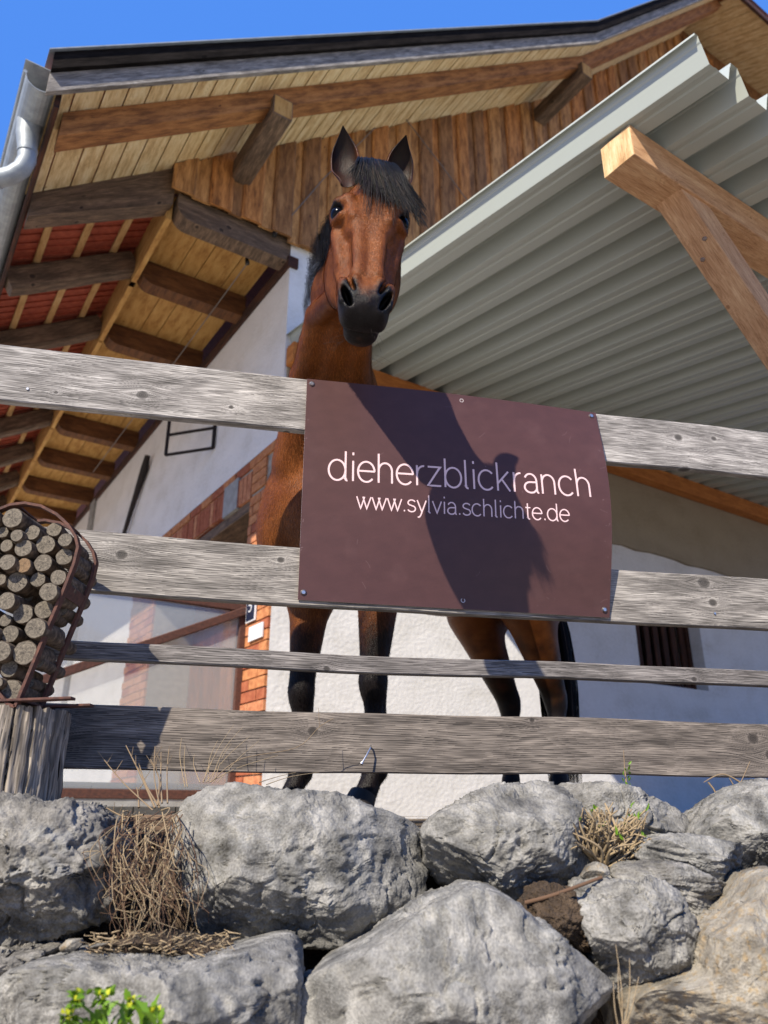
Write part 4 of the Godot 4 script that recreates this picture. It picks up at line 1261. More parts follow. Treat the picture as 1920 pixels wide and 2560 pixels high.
		for k in sides + 1: mb.vert(mb.v[3 * (sides + 1) + k], Vector3.FORWARD, Vector2.ZERO)
		for k in sides: mb.tri(rear, rear + 1 + k, rear + 2 + k)
		var face := MB.new()
		var va := float([0, 2, 3][r2.randi() % 3])
		if q[0] == 162 and q[1] == 452: va = 1.0
		var mid := face.vert(Vector3(0, 0, 0.0004), Vector3.BACK, Vector2((va + 0.5) / 4.0, 0.5))
		for k in sides + 1:
			var a := TAU * k / sides + an
			var d := Vector2(cos(a), sin(a))
			face.vert(Vector3(d.x, d.y, 0) * rr * rf[k % sides] * 0.955 + Vector3(0, 0, 0.0004), Vector3.BACK, Vector2((va + 0.5 + d.rotated(an * 2.0).x * 0.49) / 4.0, 0.5 + d.rotated(an * 2.0).y * 0.49))
		for k in sides: face.tri(mid, mid + 1 + k, mid + 2 + k)
		var lab := "short grey weathered log packed in the iron basket, cracked sawn end showing"
		if q[0] == 162 and q[1] == 452: lab = "small log with a rusty orange sawn end in the iron basket"
		elif q[0] == 85: lab = "thick pale log lying on top of the basket pile"
		var lg := thing("firewood_log", lab, "log", p, 0.0, "logs in the iron basket")
		lg.rotation = Vector3(r2.randf_range(-0.05, 0.05), r2.randf_range(-0.06, 0.06), 0)
		part(lg, "bark", mb.done(), M.bark)
		part(lg, "sawn_end", face.done(), M.log_end)

# ---------------------------------------------------------------- boulders
# outline: photo pixels of the boulder's edge; zc: depth of its widest section; df, db: how far it bulges to the front and back
func boulder_mesh(outline: Array, zc: float, df: float, db: float, tone: float, sd: int, rough := 1.0, cuts := 16, layered := 0.0, N := 68) -> Array:
	var pts := []
	var c := Vector3.ZERO
	for q in outline:
		var p := at_f(q[0], q[1], zc)
		pts.append(p); c += p
	c /= pts.size()
	df *= FS; db *= FS
	var na := 200
	var rad := PackedFloat32Array(); rad.resize(na)
	for k in na:
		var d := Vector2.from_angle(TAU * k / na)
		var best := 0.004
		for j in pts.size():
			var a := Vector2(pts[j].x - c.x, pts[j].y - c.y)
			var e: Vector3 = pts[(j + 1) % pts.size()]
			var hit = Geometry2D.segment_intersects_segment(Vector2.ZERO, d * 3.0, a, Vector2(e.x - c.x, e.y - c.y))
			if hit != null: best = maxf(best, hit.length())
		rad[k] = best
	for it in 2:
		var r2 := rad.duplicate()
		for k in na: rad[k] = (r2[k] * 2.0 + r2[(k + 1) % na] + r2[(k + na - 1) % na]) * 0.25
	var r := RandomNumberGenerator.new(); r.seed = sd
	var planes := []
	var size := 0.0
	var hx := 0.0; var hy := 0.0
	for k in na:
		size += rad[k] / na
		hx = maxf(hx, absf(cos(TAU * k / na)) * rad[k]); hy = maxf(hy, absf(sin(TAU * k / na)) * rad[k])
	for k in int(cuts * 0.7) + 2:
		var n := Vector3(r.randf_range(-0.75, 0.75), r.randf_range(-0.8, 0.8), r.randf_range(0.25, 1.6)).normalized()
		planes.append([n, r.randf_range(0.66, 0.90)])
	planes.append([Vector3(r.randf_range(-0.35, 0.35), -0.75, 0.75).normalized(), r.randf_range(0.58, 0.72)])
	planes.append([Vector3(r.randf_range(-0.5, 0.5), 0.65, 0.75).normalized(), r.randf_range(0.70, 0.82)])
	planes.append([Vector3(0.62, r.randf_range(-0.3, 0.2), 0.75).normalized(), r.randf_range(0.74, 0.86)])
	var n5 := noise(5.5, sd + 4, 2)
	var n1 := noise(4.0, sd, 4)
	var n2 := noise(17.0, sd + 1, 5, FastNoiseLite.TYPE_SIMPLEX_SMOOTH, FastNoiseLite.FRACTAL_RIDGED)
	var n3 := noise(60.0, sd + 2, 3)
	var n4 := noise(9.0, sd + 3, 3, FastNoiseLite.TYPE_CELLULAR, FastNoiseLite.FRACTAL_FBM)
	var warm := r.randf_range(0.97, 1.035)
	n4.cellular_return_type = FastNoiseLite.RETURN_CELL_VALUE
	n4.frequency = 7.0
	n4.fractal_octaves = 2
	n4.domain_warp_enabled = true
	n4.domain_warp_amplitude = 0.06
	n4.domain_warp_frequency = 6.0
	var mb := MB.new()
	var grid_ids := PackedInt32Array(); grid_ids.resize(6 * (N + 1) * (N + 1))
	var ids := {}
	for face in 6:
		for ia in N + 1:
			for ib in N + 1:
				var qa := tan((2.0 * ia / N - 1.0) * PI / 4.0); var qb := tan((2.0 * ib / N - 1.0) * PI / 4.0)
				var sg := 1.0 if face % 2 == 0 else -1.0
				var dv := (Vector3(sg, qa, qb) if face < 2 else Vector3(qa, sg, qb) if face < 4 else Vector3(qa, qb, sg)).normalized()
				var key := Vector3i((dv * 4000.0).round())
				if ids.has(key):
					grid_ids[face * (N + 1) * (N + 1) + ia * (N + 1) + ib] = ids[key]
					continue
				var rho := sqrt(dv.x * dv.x + dv.y * dv.y); var zz := dv.z
				var pw := pow(pow(rho, 3.3) + pow(absf(zz), 3.3), -1.0 / 3.3)
				rho *= pw; zz *= pw
				var th := atan2(dv.y, dv.x)
				var fk := fposmod(th / TAU, 1.0) * na
				var R := lerpf(size, lerpf(rad[int(fk) % na], rad[(int(fk) + 1) % na], fk - floorf(fk)), smoothstep(0.0, 0.6, rho))
				var p := Vector3(cos(th) * R * rho, sin(th) * R * rho, zz * (df if zz > 0.0 else db))
				var dirn := Vector3(cos(th) * rho / R, sin(th) * rho / R, zz / (df if zz > 0.0 else db)).normalized()
				for pl in planes:
					var n: Vector3 = pl[0]
					var ext := sqrt(pow(n.x * hx, 2) + pow(n.y * hy, 2) + pow(n.z * (df if n.z > 0.0 else db), 2))
					var over: float = p.dot(n) - ext * pl[1]
					if over > 0.0: p -= n * over
				var w := p + c
				var ly := w
				if layered > 0.0: ly = Vector3(w.x * 0.5 + w.y * 0.25, w.y * 3.0 + w.x * 0.4, w.z)
				var dsp := 0.012 * n1.get_noise_3dv(ly) + 0.007 * (n2.get_noise_3dv(ly) + 0.3) + 0.0040 * n3.get_noise_3dv(w) + 0.0085 * n4.get_noise_3dv(ly)
				var cl := absf(n5.get_noise_3dv(ly + Vector3(3, 1, 7)))
				if cl < 0.04: dsp -= 0.014 * (1.0 - cl / 0.04) * clampf(n1.get_noise_3dv(w * 1.3) * 2.5 + 0.4, 0, 1)
				p += dirn * dsp * rough
				var shade := tone * (0.92 + 0.75 * n1.get_noise_3dv(w * 1.8 + Vector3(9, 4, 1)) + 0.20 * n3.get_noise_3dv(w * 0.6) + 0.7 * clampf(n2.get_noise_3dv(w * 0.45) - 0.35, 0, 1))
				mb.col = Color(shade * warm, shade, shade / warm)
				ids[key] = mb.vert(p, dirn, Vector2(p.x, p.y))
				grid_ids[face * (N + 1) * (N + 1) + ia * (N + 1) + ib] = ids[key]
	for face in 6:
		for ia in N:
			for ib in N:
				var o := face * (N + 1) * (N + 1) + ia * (N + 1) + ib
				mb.tri(grid_ids[o], grid_ids[o + 1], grid_ids[o + N + 2]); mb.tri(grid_ids[o], grid_ids[o + N + 2], grid_ids[o + N + 1])
	mb.smooth()
	return [mb.done(), c]

func boulder(label: String, outline: Array, zc: float, df: float, db: float, tone: float, sd: int, m := "rock", rough := 1.0, cuts := 16, layered := 0.0) -> void:
	var r := boulder_mesh(outline, zc, df, db, tone, sd, rough, cuts, layered)
	single("boulder", r[0], M[m], label, "boulder", r[1], "boulders of the retaining wall")

func build_rocks() -> void:
	boulder("rough dark grey boulder below the stump post", [[-90, 1760], [0, 1738], [60, 1735], [110, 1748], [165, 1738], [215, 1775], [240, 1850], [235, 1930], [205, 1990], [120, 2025], [30, 2050], [-90, 2055], [-140, 1900]], -1.60, 0.14, 0.26, 0.80, 501, "rock", 1.5, 14)
	boulder("large pale grey boulder with a white marbled end, beside the dry roots", [[362, 1790], [385, 1735], [440, 1700], [500, 1688], [560, 1702], [640, 1712], [720, 1722], [790, 1745], [850, 1765], [895, 1790], [912, 1830], [922, 1890], [905, 1945], [880, 1985], [800, 2020], [700, 2035], [600, 2040], [500, 2032], [440, 2010], [425, 1950], [395, 1890], [368, 1840]], -1.66, 0.20, 0.24, 1.05, 511, "rock", 1.0, 18)
	boulder("long grey boulder with a dark undercut face beneath the sign", [[915, 1790], [935, 1765], [1000, 1735], [1070, 1710], [1150, 1698], [1215, 1705], [1240, 1760], [1258, 1820], [1268, 1870], [1262, 1915], [1235, 1945], [1180, 1962], [1100, 1965], [1010, 1955], [955, 1925], [930, 1870]], -1.64, 0.17, 0.22, 0.88, 521, "rock", 1.1, 18)
	boulder("pale grey boulder top behind the leafing shrub stump", [[1150, 1700], [1220, 1694], [1300, 1700], [1370, 1715], [1430, 1735], [1470, 1765], [1484, 1805], [1440, 1835], [1330, 1850], [1220, 1840], [1160, 1780]], -1.78, 0.14, 0.16, 1.0, 531, "rock", 0.9, 12)
	boulder("rounded pale grey boulder with small holes below the bare twigs", [[1490, 1795], [1515, 1770], [1560, 1730], [1610, 1700], [1680, 1685], [1760, 1690], [1820, 1740], [1830, 1830], [1760, 1890], [1660, 1900], [1590, 1885], [1540, 1850], [1500, 1830]], -1.72, 0.2, 0.22, 1.08, 541, "rock", 1.0, 12)
	boulder("flat slaty stone slab lying on another slab", [[1352, 1845], [1390, 1815], [1430, 1805], [1500, 1815], [1570, 1822], [1600, 1850], [1608, 1895], [1570, 1905], [1500, 1890], [1430, 1868], [1380, 1862]], -1.60, 0.12, 0.16, 0.92, 551, "rock", 1.0, 8, 1.0)
	boulder("slaty grey stone wedged under the flat slab", [[1312, 1890], [1330, 1868], [1380, 1862], [1440, 1868], [1500, 1888], [1545, 1905], [1560, 1940], [1535, 1965], [1500, 1975], [1440, 1962], [1390, 1945], [1335, 1918]], -1.58, 0.14, 0.16, 0.85, 561, "rock", 1.0, 9, 1.0)
	boulder("rounded small grey boulder beside the clump of soil", [[1235, 1950], [1260, 1915], [1310, 1898], [1370, 1900], [1420, 1915], [1460, 1950], [1488, 2000], [1495, 2055], [1470, 2095], [1420, 2118], [1340, 2140], [1290, 2100], [1270, 2030], [1250, 1985]], -1.47, 0.13, 0.16, 1.0, 571, "rock", 1.25, 14)
	boulder("huge pale speckled boulder with a rounded shoulder, lowest in the middle", [[655, 2130], [700, 2080], [780, 2040], [860, 1990], [930, 1945], [1000, 1912], [1060, 1918], [1120, 1955], [1180, 2000], [1250, 2060], [1310, 2110], [1322, 2180], [1318, 2300], [1150, 2420], [900, 2430], [700, 2340], [655, 2220]], -1.46, 0.24, 0.26, 1.08, 581, "rock", 0.75, 14)
	boulder("large tan boulder with ochre stains below the slate slabs", [[1335, 2130], [1400, 2110], [1470, 2080], [1490, 2010], [1530, 1985], [1575, 1945], [1620, 1890], [1700, 1880], [1800, 1930], [1860, 2080], [1820, 2300], [1600, 2400], [1400, 2360], [1345, 2240]], -1.47, 0.2, 0.26, 1.0, 591, "rock_tan", 0.8, 14)
	boulder("low grey boulder with a flat dirt-covered top and split front", [[-60, 2170], [0, 2110], [80, 2078], [180, 2062], [300, 2072], [420, 2072], [540, 2045], [610, 2022], [636, 2050], [645, 2120], [640, 2200], [600, 2300], [400, 2380], [150, 2380], [-60, 2330]], -1.44, 0.19, 0.22, 1.0, 601, "rock", 1.2, 16)
	boulder("boulder end in the gap under the left boulder", [[-100, 2060], [20, 2062], [110, 2050], [60, 2110], [-20, 2140], [-120, 2130]], -1.52, 0.08, 0.16, 0.9, 611, "rock", 1.0, 8)
	var r := boulder_mesh([[1256, 1895], [1270, 1870], [1290, 1862], [1310, 1870], [1316, 1888], [1290, 1902]], -1.50, 0.025, 0.03, 1.25, 621, 0.12, 4, 0.0, 20)
	single("yellow_pebble", r[0], M.rock_tan, "smooth yellowish stone balanced beside the shrub stump", "stone", r[1])
	r = boulder_mesh([[130, 2045], [145, 2030], [175, 2028], [178, 2040], [160, 2055], [135, 2058]], -1.47, 0.018, 0.02, 1.1, 631, 0.12, 4, 0.0, 20)
	single("sandy_stone", r[0], M.rock_tan, "small sandy stone on the ledge below the dry roots", "stone", r[1])
	# loose stones in the gap below the pale boulder
	var q := RandomNumberGenerator.new(); q.seed = 12
	var meshes := []
	for k in 4:
		meshes.append(boulder_mesh([[820, 1300], [834, 1292], [846, 1298], [848, 1310], [832, 1318], [818, 1312]], -1.5, 0.014, 0.014, 1.0, 640 + k, 0.12, 5, 0.0, 20)[0])
	var ledge := boulder_mesh([[645, 2125], [690, 2092], [760, 2066], [830, 2045], [880, 2030], [890, 2050], [800, 2110], [700, 2150]], -1.60, 0.07, 0.1, 1.0, 671, 0.3, 3, 0.0, 30)
	single("gravelly_soil", ledge[0], M.soil, "gravelly soil filling the gap under the pale boulder", "soil", ledge[1])
	for k in 26:
		var f := q.randf()
		var p := at_f(lerpf(655, 870, f) + q.randf_range(-8, 8), lerpf(2112, 2036, f) + q.randf_range(-6, 8), q.randf_range(-1.57, -1.53))
		var o := single("loose_stone", meshes[k % 4], M.rock if k % 3 else M.rock_tan, "small loose stone in the dark gap under the pale boulder", "stone", p, "loose stones in the boulder gap")
		o.rotation = Vector3(q.randf() * 6, q.randf() * 6, q.randf() * 6)
		o.scale = Vector3.ONE * q.randf_range(0.35, 0.95)
	# clump of dark soil with roots
	var s := boulder_mesh([[1148, 1965], [1165, 1935], [1200, 1925], [1240, 1938], [1268, 1975], [1276, 2010], [1262, 2052], [1230, 2048], [1195, 2020], [1165, 1990]], -1.46, 0.06, 0.09, 1.0, 651, 1.6, 3)
	single("soil_clump", s[0], M.soil, "crumbly clump of dark soil wedged between two boulders", "soil", s[1])
	# old squared sleeper lying behind the boulders
	var sl := thing("timber_sleeper", "low weathered timber sleeper lying behind the boulders", "timber", Vector3(-0.75, 0.0, -2.2), 12.9)
	part(sl, "sleeper", beam(Vector3(-0.5, -0.015, 0), Vector3(0.75, -0.015, 0), 0.12, 0.075, 0.008), M.old_beam)

# ---------------------------------------------------------------- plants
func stem(mb: MB, pts: Array, r0: float, r1: float, sides := 4) -> void:
	var curve := Curve3D.new()
	for k in pts.size():
		var d: Vector3 = (pts[mini(k + 1, pts.size() - 1)] - pts[maxi(k - 1, 0)]) * 0.25
		curve.add_point(pts[k], -d, d)
	var n := maxi(4, pts.size() * 4)
	var w := PackedVector3Array(); var rr := PackedFloat32Array()
	for k in n + 1:
		w.append(curve.sample_baked(curve.get_baked_length() * k / n, true)); rr.append(lerpf(r0, r1, float(k) / n))
	mb.tube(w, rr, sides, false)

func jit(p: Vector3, r: RandomNumberGenerator, a: float) -> Vector3:
	return p + Vector3(r.randf_range(-a, a), r.randf_range(-a, a), r.randf_range(-a, a))

func leaf_blade(mb: MB, at: Vector3, dir: Vector3, len: float, wid: float, r: RandomNumberGenerator, lobes := 0.0) -> void:
	var d := dir.normalized()
	var s := d.cross(Vector3(r.randf_range(-1, 1), 1.0, r.randf_range(-1, 1))).normalized()
	var n := s.cross(d).normalized()
	var l := []; var c := []; var q := []
	for k in 8:
		var t := k / 7.0
		var w := wid * sin(PI * pow(t, 0.75)) * (1.0 + lobes * (0.5 if k % 2 == 0 else -0.35))
		var m := at + d * len * t + n * len * (0.18 * sin(t * 2.2) - 0.1 * t * t)
		c.append(m); l.append(m + s * w + n * w * 0.35); q.append(m - s * w + n * w * 0.35)
	for k in 7:
		mb.quad(l[k], l[k + 1], c[k + 1], c[k], (n + s * -0.3).normalized(), Vector2.ZERO, Vector2.ZERO, Vector2.ZERO, Vector2.ZERO)
		mb.quad(c[k], c[k + 1], q[k + 1], q[k], (n + s * 0.3).normalized(), Vector2.ZERO, Vector2.ZERO, Vector2.ZERO, Vector2.ZERO)

func build_plants() -> void:
	var r := RandomNumberGenerator.new(); r.seed = 21
	# dry roots and stems hanging between two boulders
	var t := thing("dried_root_plant", "tangle of dry straw coloured roots hanging between two boulders", "dried plant", at_f(320, 1800, -1.62))
	var o := t.position
	var mb := MB.new()
	var dk := MB.new()
	for k in 135:
		var x0 := r.randf_range(265, 395)
		var a := at_f(x0, 1750 + pow(r.randf(), 1.6) * 190.0, r.randf_range(-1.70, -1.56))
		var x1 := 325 + (x0 - 330) * r.randf_range(0.2, 1.5) + r.randf_range(-85, 70)
		var e := at_f(x1, r.randf_range(1850, 2062), r.randf_range(-1.56, -1.38))
		var m := jit(a.lerp(e, 0.45) + Vector3(0, 0.01, 0.05), r, 0.045)
		var m2 := jit(a.lerp(e, 0.75) + Vector3(0, 0.0, 0.035), r, 0.04)
		stem(mb if r.randf() < 0.5 else dk, [a - o, m - o, m2 - o, e - o], r.randf_range(0.0007, 0.0021), 0.0005)
	part(t, "roots", mb.done(), M.straw)
	part(t, "dark_roots", dk.done(), M.twig_dark)
	mb = MB.new()
	var ups := [[330, 1750, 210, 1622], [335, 1745, 272, 1610], [345, 1740, 335, 1612], [340, 1740, 325, 1640], [350, 1735, 348, 1625], [310, 1760, 230, 1745], [345, 1745, 300, 1650], [362, 1735, 365, 1618], [300, 1745, 295, 1700]]
	for u in ups:
		var a := at_f(u[0], u[1], -1.66)
		var e := at_f(u[2], u[3], r.randf_range(-1.78, -1.7))
		var m := jit(a.lerp(e, 0.5), r, 0.012)
		stem(mb, [a - o, m - o, e - o], r.randf_range(0.0018, 0.0030), 0.0010, 5)
		for j in 2:
			var b := m.lerp(e, 0.3 + 0.3 * j)
			stem(mb, [b - o, jit(b + Vector3(r.randf_range(-0.02, 0.02), 0.025, 0), r, 0.006) - o], 0.0011, 0.0005, 4)
	part(t, "dead_stems", mb.done(), M.twig)
	# loose litter below the roots
	mb = MB.new()
	for k in 230:
		var a := at_f(r.randf_range(180, 500), r.randf_range(2018, 2066), r.randf_range(-1.50, -1.40)) + Vector3(0, 0.004, 0)
		var d := Vector3(r.randf_range(-1, 1), r.randf_range(-0.3, 0.3), r.randf_range(-1, 1)).normalized() * r.randf_range(0.008, 0.03)
		mb.tube(PackedVector3Array([a, a + d]), PackedFloat32Array([r.randf_range(0.0006, 0.0022), 0.0006]), 4, false)
	var lt := single("plant_litter", mb.done(), M.straw, "scattered dry plant litter on the ledge below the hanging roots", "litter")
	lt.set_meta("kind", "stuff")
	var hm := boulder_mesh([[170, 2070], [230, 2040], [300, 2022], [370, 2020], [440, 2030], [520, 2048], [530, 2066], [420, 2078], [280, 2082]], -1.50, 0.08, 0.1, 1.0, 661, 0.5, 3)
	single("soil_heap", hm[0], M.soil, "brown soil heaped on the ledge below the hanging roots", "soil", hm[1])
	# grass stalks leaning on the bottom plank
	t = thing("dry_grass_tuft", "thin dry grass stalks standing against the bottom plank", "dry grass", at_f(460, 1680, -1.74))
	o = t.position
	mb = MB.new()
	for u in [[438, 1690, 505, 1565], [445, 1690, 540, 1590], [450, 1688, 470, 1600], [455, 1690, 525, 1570], [440, 1690, 480, 1625], [470, 1690, 560, 1600], [432, 1690, 420, 1630], [560, 1690, 640, 1668], [575, 1695, 690, 1668], [400, 1700, 392, 1595], [405, 1700, 400, 1610], [452, 1690, 600, 1632], [462, 1690, 505, 1600]]:
		var a := at_f(u[0], u[1], -1.76)
		var e := at_f(u[2], u[3], -1.88)
		stem(mb, [a - o, jit(a.lerp(e, 0.5) + Vector3(-0.008, 0.004, 0), r, 0.006) - o, e - o], 0.0012, 0.0005, 4)
	part(t, "stalks", mb.done(), M.straw)
	mb = MB.new()
	var w1 := [at_f(455, 1690, -1.76), at_f(520, 1640, -1.80), at_f(640, 1615, -1.86), at_f(690, 1570, -1.88), at_f(720, 1552, -1.88)]
	var w2 := []
	for p in w1: w2.append(p - o)
	stem(mb, w2, 0.0014, 0.0008, 5)
	stem(mb, [w2[3], w2[3] + Vector3(-0.004, 0.05, 0)], 0.0008, 0.0005, 4)
	part(t, "long_stalk", mb.done(), M.twig)
	# sprouting shrub stump on the right boulder
	t = thing("shrub_stump", "gnarled cut shrub stump with a few green buds on the boulder", "shrub", at_f(1300, 1860, -1.58))
	o = t.position
	mb = MB.new()
	var lf := MB.new()
	var root := at_f(1298, 1870, -1.60)
	for k in 95:
		var px := r.randf_range(1225, 1400)
		var py := 1760 + absf(px - 1300) * 0.10 + r.randf_range(-22, 60)
		var e := at_f(px, py, r.randf_range(-1.70, -1.52))
		var m := jit(root.lerp(e, 0.5), r, 0.014)
		stem(mb, [jit(root, r, 0.016) - o, jit(m, r, 0.02) - o, jit(e, r, 0.006) - o], r.randf_range(0.0022, 0.0055), r.randf_range(0.0012, 0.0024), 5)
		for j in 3: stem(mb, [m.lerp(e, 0.4 + 0.2 * j) - o, jit(m.lerp(e, 0.6 + 0.2 * j), r, 0.016) - o], 0.0018, 0.0012, 4)
		if r.randf() < 0.35:
			for j in r.randi_range(1, 3): leaf_blade(lf, e - o, Vector3(r.randf_range(-1, 1), 1.2, r.randf_range(-0.3, 1)), r.randf_range(0.010, 0.022), 0.003, r)
	stem(mb, [root - o, root + Vector3(0, -0.05, -0.01) - o], 0.02, 0.016, 8)
	part(t, "twigs", mb.done(), M.straw)
	part(t, "leaves", lf.done(), M.leaf).set_meta("kind", "stuff")
	# upright shoot before the bottom plank
	t = thing("green_shoot", "single upright shoot with tiny green leaves in front of the bottom plank", "shoot", at_f(1355, 1705, -1.78))
	o = t.position
	mb = MB.new()
	stem(mb, [Vector3.ZERO, at_f(1350, 1665, -1.80) - o, at_f(1347, 1620, -1.80) - o], 0.003, 0.0008, 5)
	part(t, "stem", mb.done(), M.twig)
	lf = MB.new()
	for k in 14: leaf_blade(lf, at_f(1352 + r.randf_range(-8, 10), r.randf_range(1650, 1700), -1.785) - o, Vector3(r.randf_range(-1, 1), 1, r.randf_range(-0.2, 1)), r.randf_range(0.008, 0.016), 0.0028, r)
	part(t, "leaves", lf.done(), M.leaf).set_meta("kind", "stuff")
	# bare twig behind the right boulder
	t = thing("bare_twig", "bare branching twig rising behind the right boulder", "twig", at_f(1490, 1800, -1.82))
	o = t.position
	mb = MB.new()
	for u in [[[1484, 1808], [1530, 1760], [1580, 1720], [1600, 1690], [1620, 1645]], [[1600, 1690], [1560, 1672], [1520, 1690]], [[1530, 1690], [1545, 1720], [1500, 1760]], [[1590, 1705], [1575, 1680]]]:
		var pts := []
		for p in u: pts.append(at_f(p[0], p[1], -1.84) - o)
		stem(mb, pts, 0.0028, 0.0010, 5)
	part(t, "branches", mb.done(), M.twig)
	# stick between boulders
	t = thing("fallen_stick", "brown stick lying across the soil clump between boulders", "stick", at_f(1220, 1930, -1.45))
	o = t.position
	mb = MB.new()
	stem(mb, [at_f(1135, 1950, -1.46) - o, at_f(1200, 1932, -1.44) - o, at_f(1300, 1895, -1.46) - o], 0.0045, 0.0035, 6)
	part(t, "stick", mb.done(), M.twig_dark)
	# green weed at the foot of the low boulder
	t = thing("green_weed", "bright green weed with yellow buds before the low boulder", "weed", at_f(200, 2225, -1.16))
	o = t.position
	mb = MB.new(); lf = MB.new()
	var ly := MB.new()
	for u in [[[245, 2240], [210, 2200], [170, 2165]], [[235, 2240], [230, 2200], [225, 2160]], [[250, 2240], [262, 2205], [285, 2180]], [[240, 2250], [205, 2225], [150, 2205]], [[270, 2250], [300, 2225], [330, 2205]]]:
		var pts := []
		for p in u: pts.append(at_f(p[0], p[1], -1.16 + r.randf_range(-0.02, 0.02)) - o)
		stem(mb, pts, 0.0028, 0.0016, 6)
		for k in 26: leaf_blade(lf, jit(pts[2], r, 0.010), Vector3(r.randf_range(-1, 1), r.randf_range(-0.4, 1), r.randf_range(-0.3, 1)), r.randf_range(0.010, 0.020), r.randf_range(0.003, 0.006), r, 0.5)
		for k in 7: leaf_blade(ly, jit(pts[2] + Vector3(0, 0.006, 0.004), r, 0.008), Vector3(r.randf_range(-1, 1), 1, r.randf_range(-0.3, 1)), 0.009, 0.004, r, 0.3)
	for k in 22: leaf_blade(lf, at_f(r.randf_range(180, 340), r.randf_range(2195, 2260), r.randf_range(-1.2, -1.12)) - o, Vector3(r.randf_range(-1, 1), 0.9, r.randf_range(-0.2, 1)), r.randf_range(0.025, 0.045), r.randf_range(0.006, 0.011), r, 0.6)
	part(t, "stems", mb.done(), M.leaf)
	part(t, "leaves", lf.done(), M.leaf).set_meta("kind", "stuff")
	part(t, "buds", ly.done(), M.leaf_yellow).set_meta("kind", "stuff")
	# thin stalks in the joint between the two big boulders
	t = thing("thin_stalks", "few thin dry stalks in the joint beside the tan boulder", "dry grass", at_f(1345, 2200, -1.27))
	o = t.position
	mb = MB.new()
	for u in [[1345, 2230, 1330, 2040], [1350, 2230, 1335, 2090], [1345, 2230, 1360, 2070], [1340, 2240, 1325, 2120], [1350, 2220, 1380, 2110]]:
		stem(mb, [at_f(u[0], u[1], -1.27) - o, jit(at_f((u[0] + u[2]) * 0.5, (u[1] + u[3]) * 0.5, -1.27), r, 0.006) - o, at_f(u[2], u[3], -1.29) - o], 0.0012, 0.0005, 4)
	part(t, "stalks", mb.done(), M.straw)

# ---------------------------------------------------------------- horse
# One skin from a distance field: tapered limbs and ellipsoids joined with a smooth minimum, dug out with a smooth maximum.
var pk := PackedInt32Array()      # 0 tapered limb, 1 ellipsoid
var pa := PackedVector3Array()
var pb := PackedVector3Array()
var pr := PackedVector2Array()
var pq := PackedVector3Array()    # ellipsoid radii
var pm: Array[Basis] = []
var ps := PackedFloat32Array()    # blend; negative digs out
var pc := PackedVector3Array()    # bounding ball
var pz := PackedFloat32Array()
const HEAD_AT := Vector3(-0.034, 1.680, -1.678)
var head_basis: Basis

func hp(x: float, h: float, d: float) -> Vector3:      # head: x to the right of the picture, h down the face from the poll, d out of the face
	return HEAD_AT + head_basis * Vector3(x, -h, d)

func limb(a: Vector3, b: Vector3, ra: float, rb: float, k := 0.03) -> void:
	pk.append(0); pa.append(a); pb.append(b); pr.append(Vector2(ra, rb)); pq.append(Vector3.ONE); pm.append(Basis.IDENTITY); ps.append(k)
	pc.append((a + b) * 0.5); pz.append(a.distance_to(b) * 0.5 + maxf(ra, rb) + absf(k))

func ball(c: Vector3, radii: Vector3, b := Basis.IDENTITY, k := 0.03) -> void:
	pk.append(1); pa.append(c); pb.append(c); pr.append(Vector2.ZERO); pq.append(radii); pm.append(b.transposed()); ps.append(k)
	pc.append(c); pz.append(maxf(radii.x, maxf(radii.y, radii.z)) + absf(k))

func field(p: Vector3, list: PackedInt32Array) -> float:
	var d := 1.0
	for q in list:
		var e: float
		if pk[q] == 0:
			var ab := pb[q] - pa[q]
			var ap := p - pa[q]
			var t := clampf(ap.dot(ab) / ab.length_squared(), 0.0, 1.0)
			e = (ap - ab * t).length() - lerpf(pr[q].x, pr[q].y, t)
		else:
			var l := pm[q] * (p - pa[q])
			var rr := pq[q]
			var s := l / rr
			var k0 := s.length()
			var k1 := (s / rr).length()
			e = k0 * (k0 - 1.0) / maxf(k1, 0.0001) if k0 > 0.001 else -minf(rr.x, minf(rr.y, rr.z))
		var k := ps[q]
		if k >= 0.0:
			var h := maxf(k - absf(d - e), 0.0) / k
			d = minf(d, e) - h * h * k * 0.25
		else:
			k = -k
			var h := maxf(k - absf(d + e), 0.0) / k
			d = maxf(d, -e) + h * h * k * 0.25
	return d

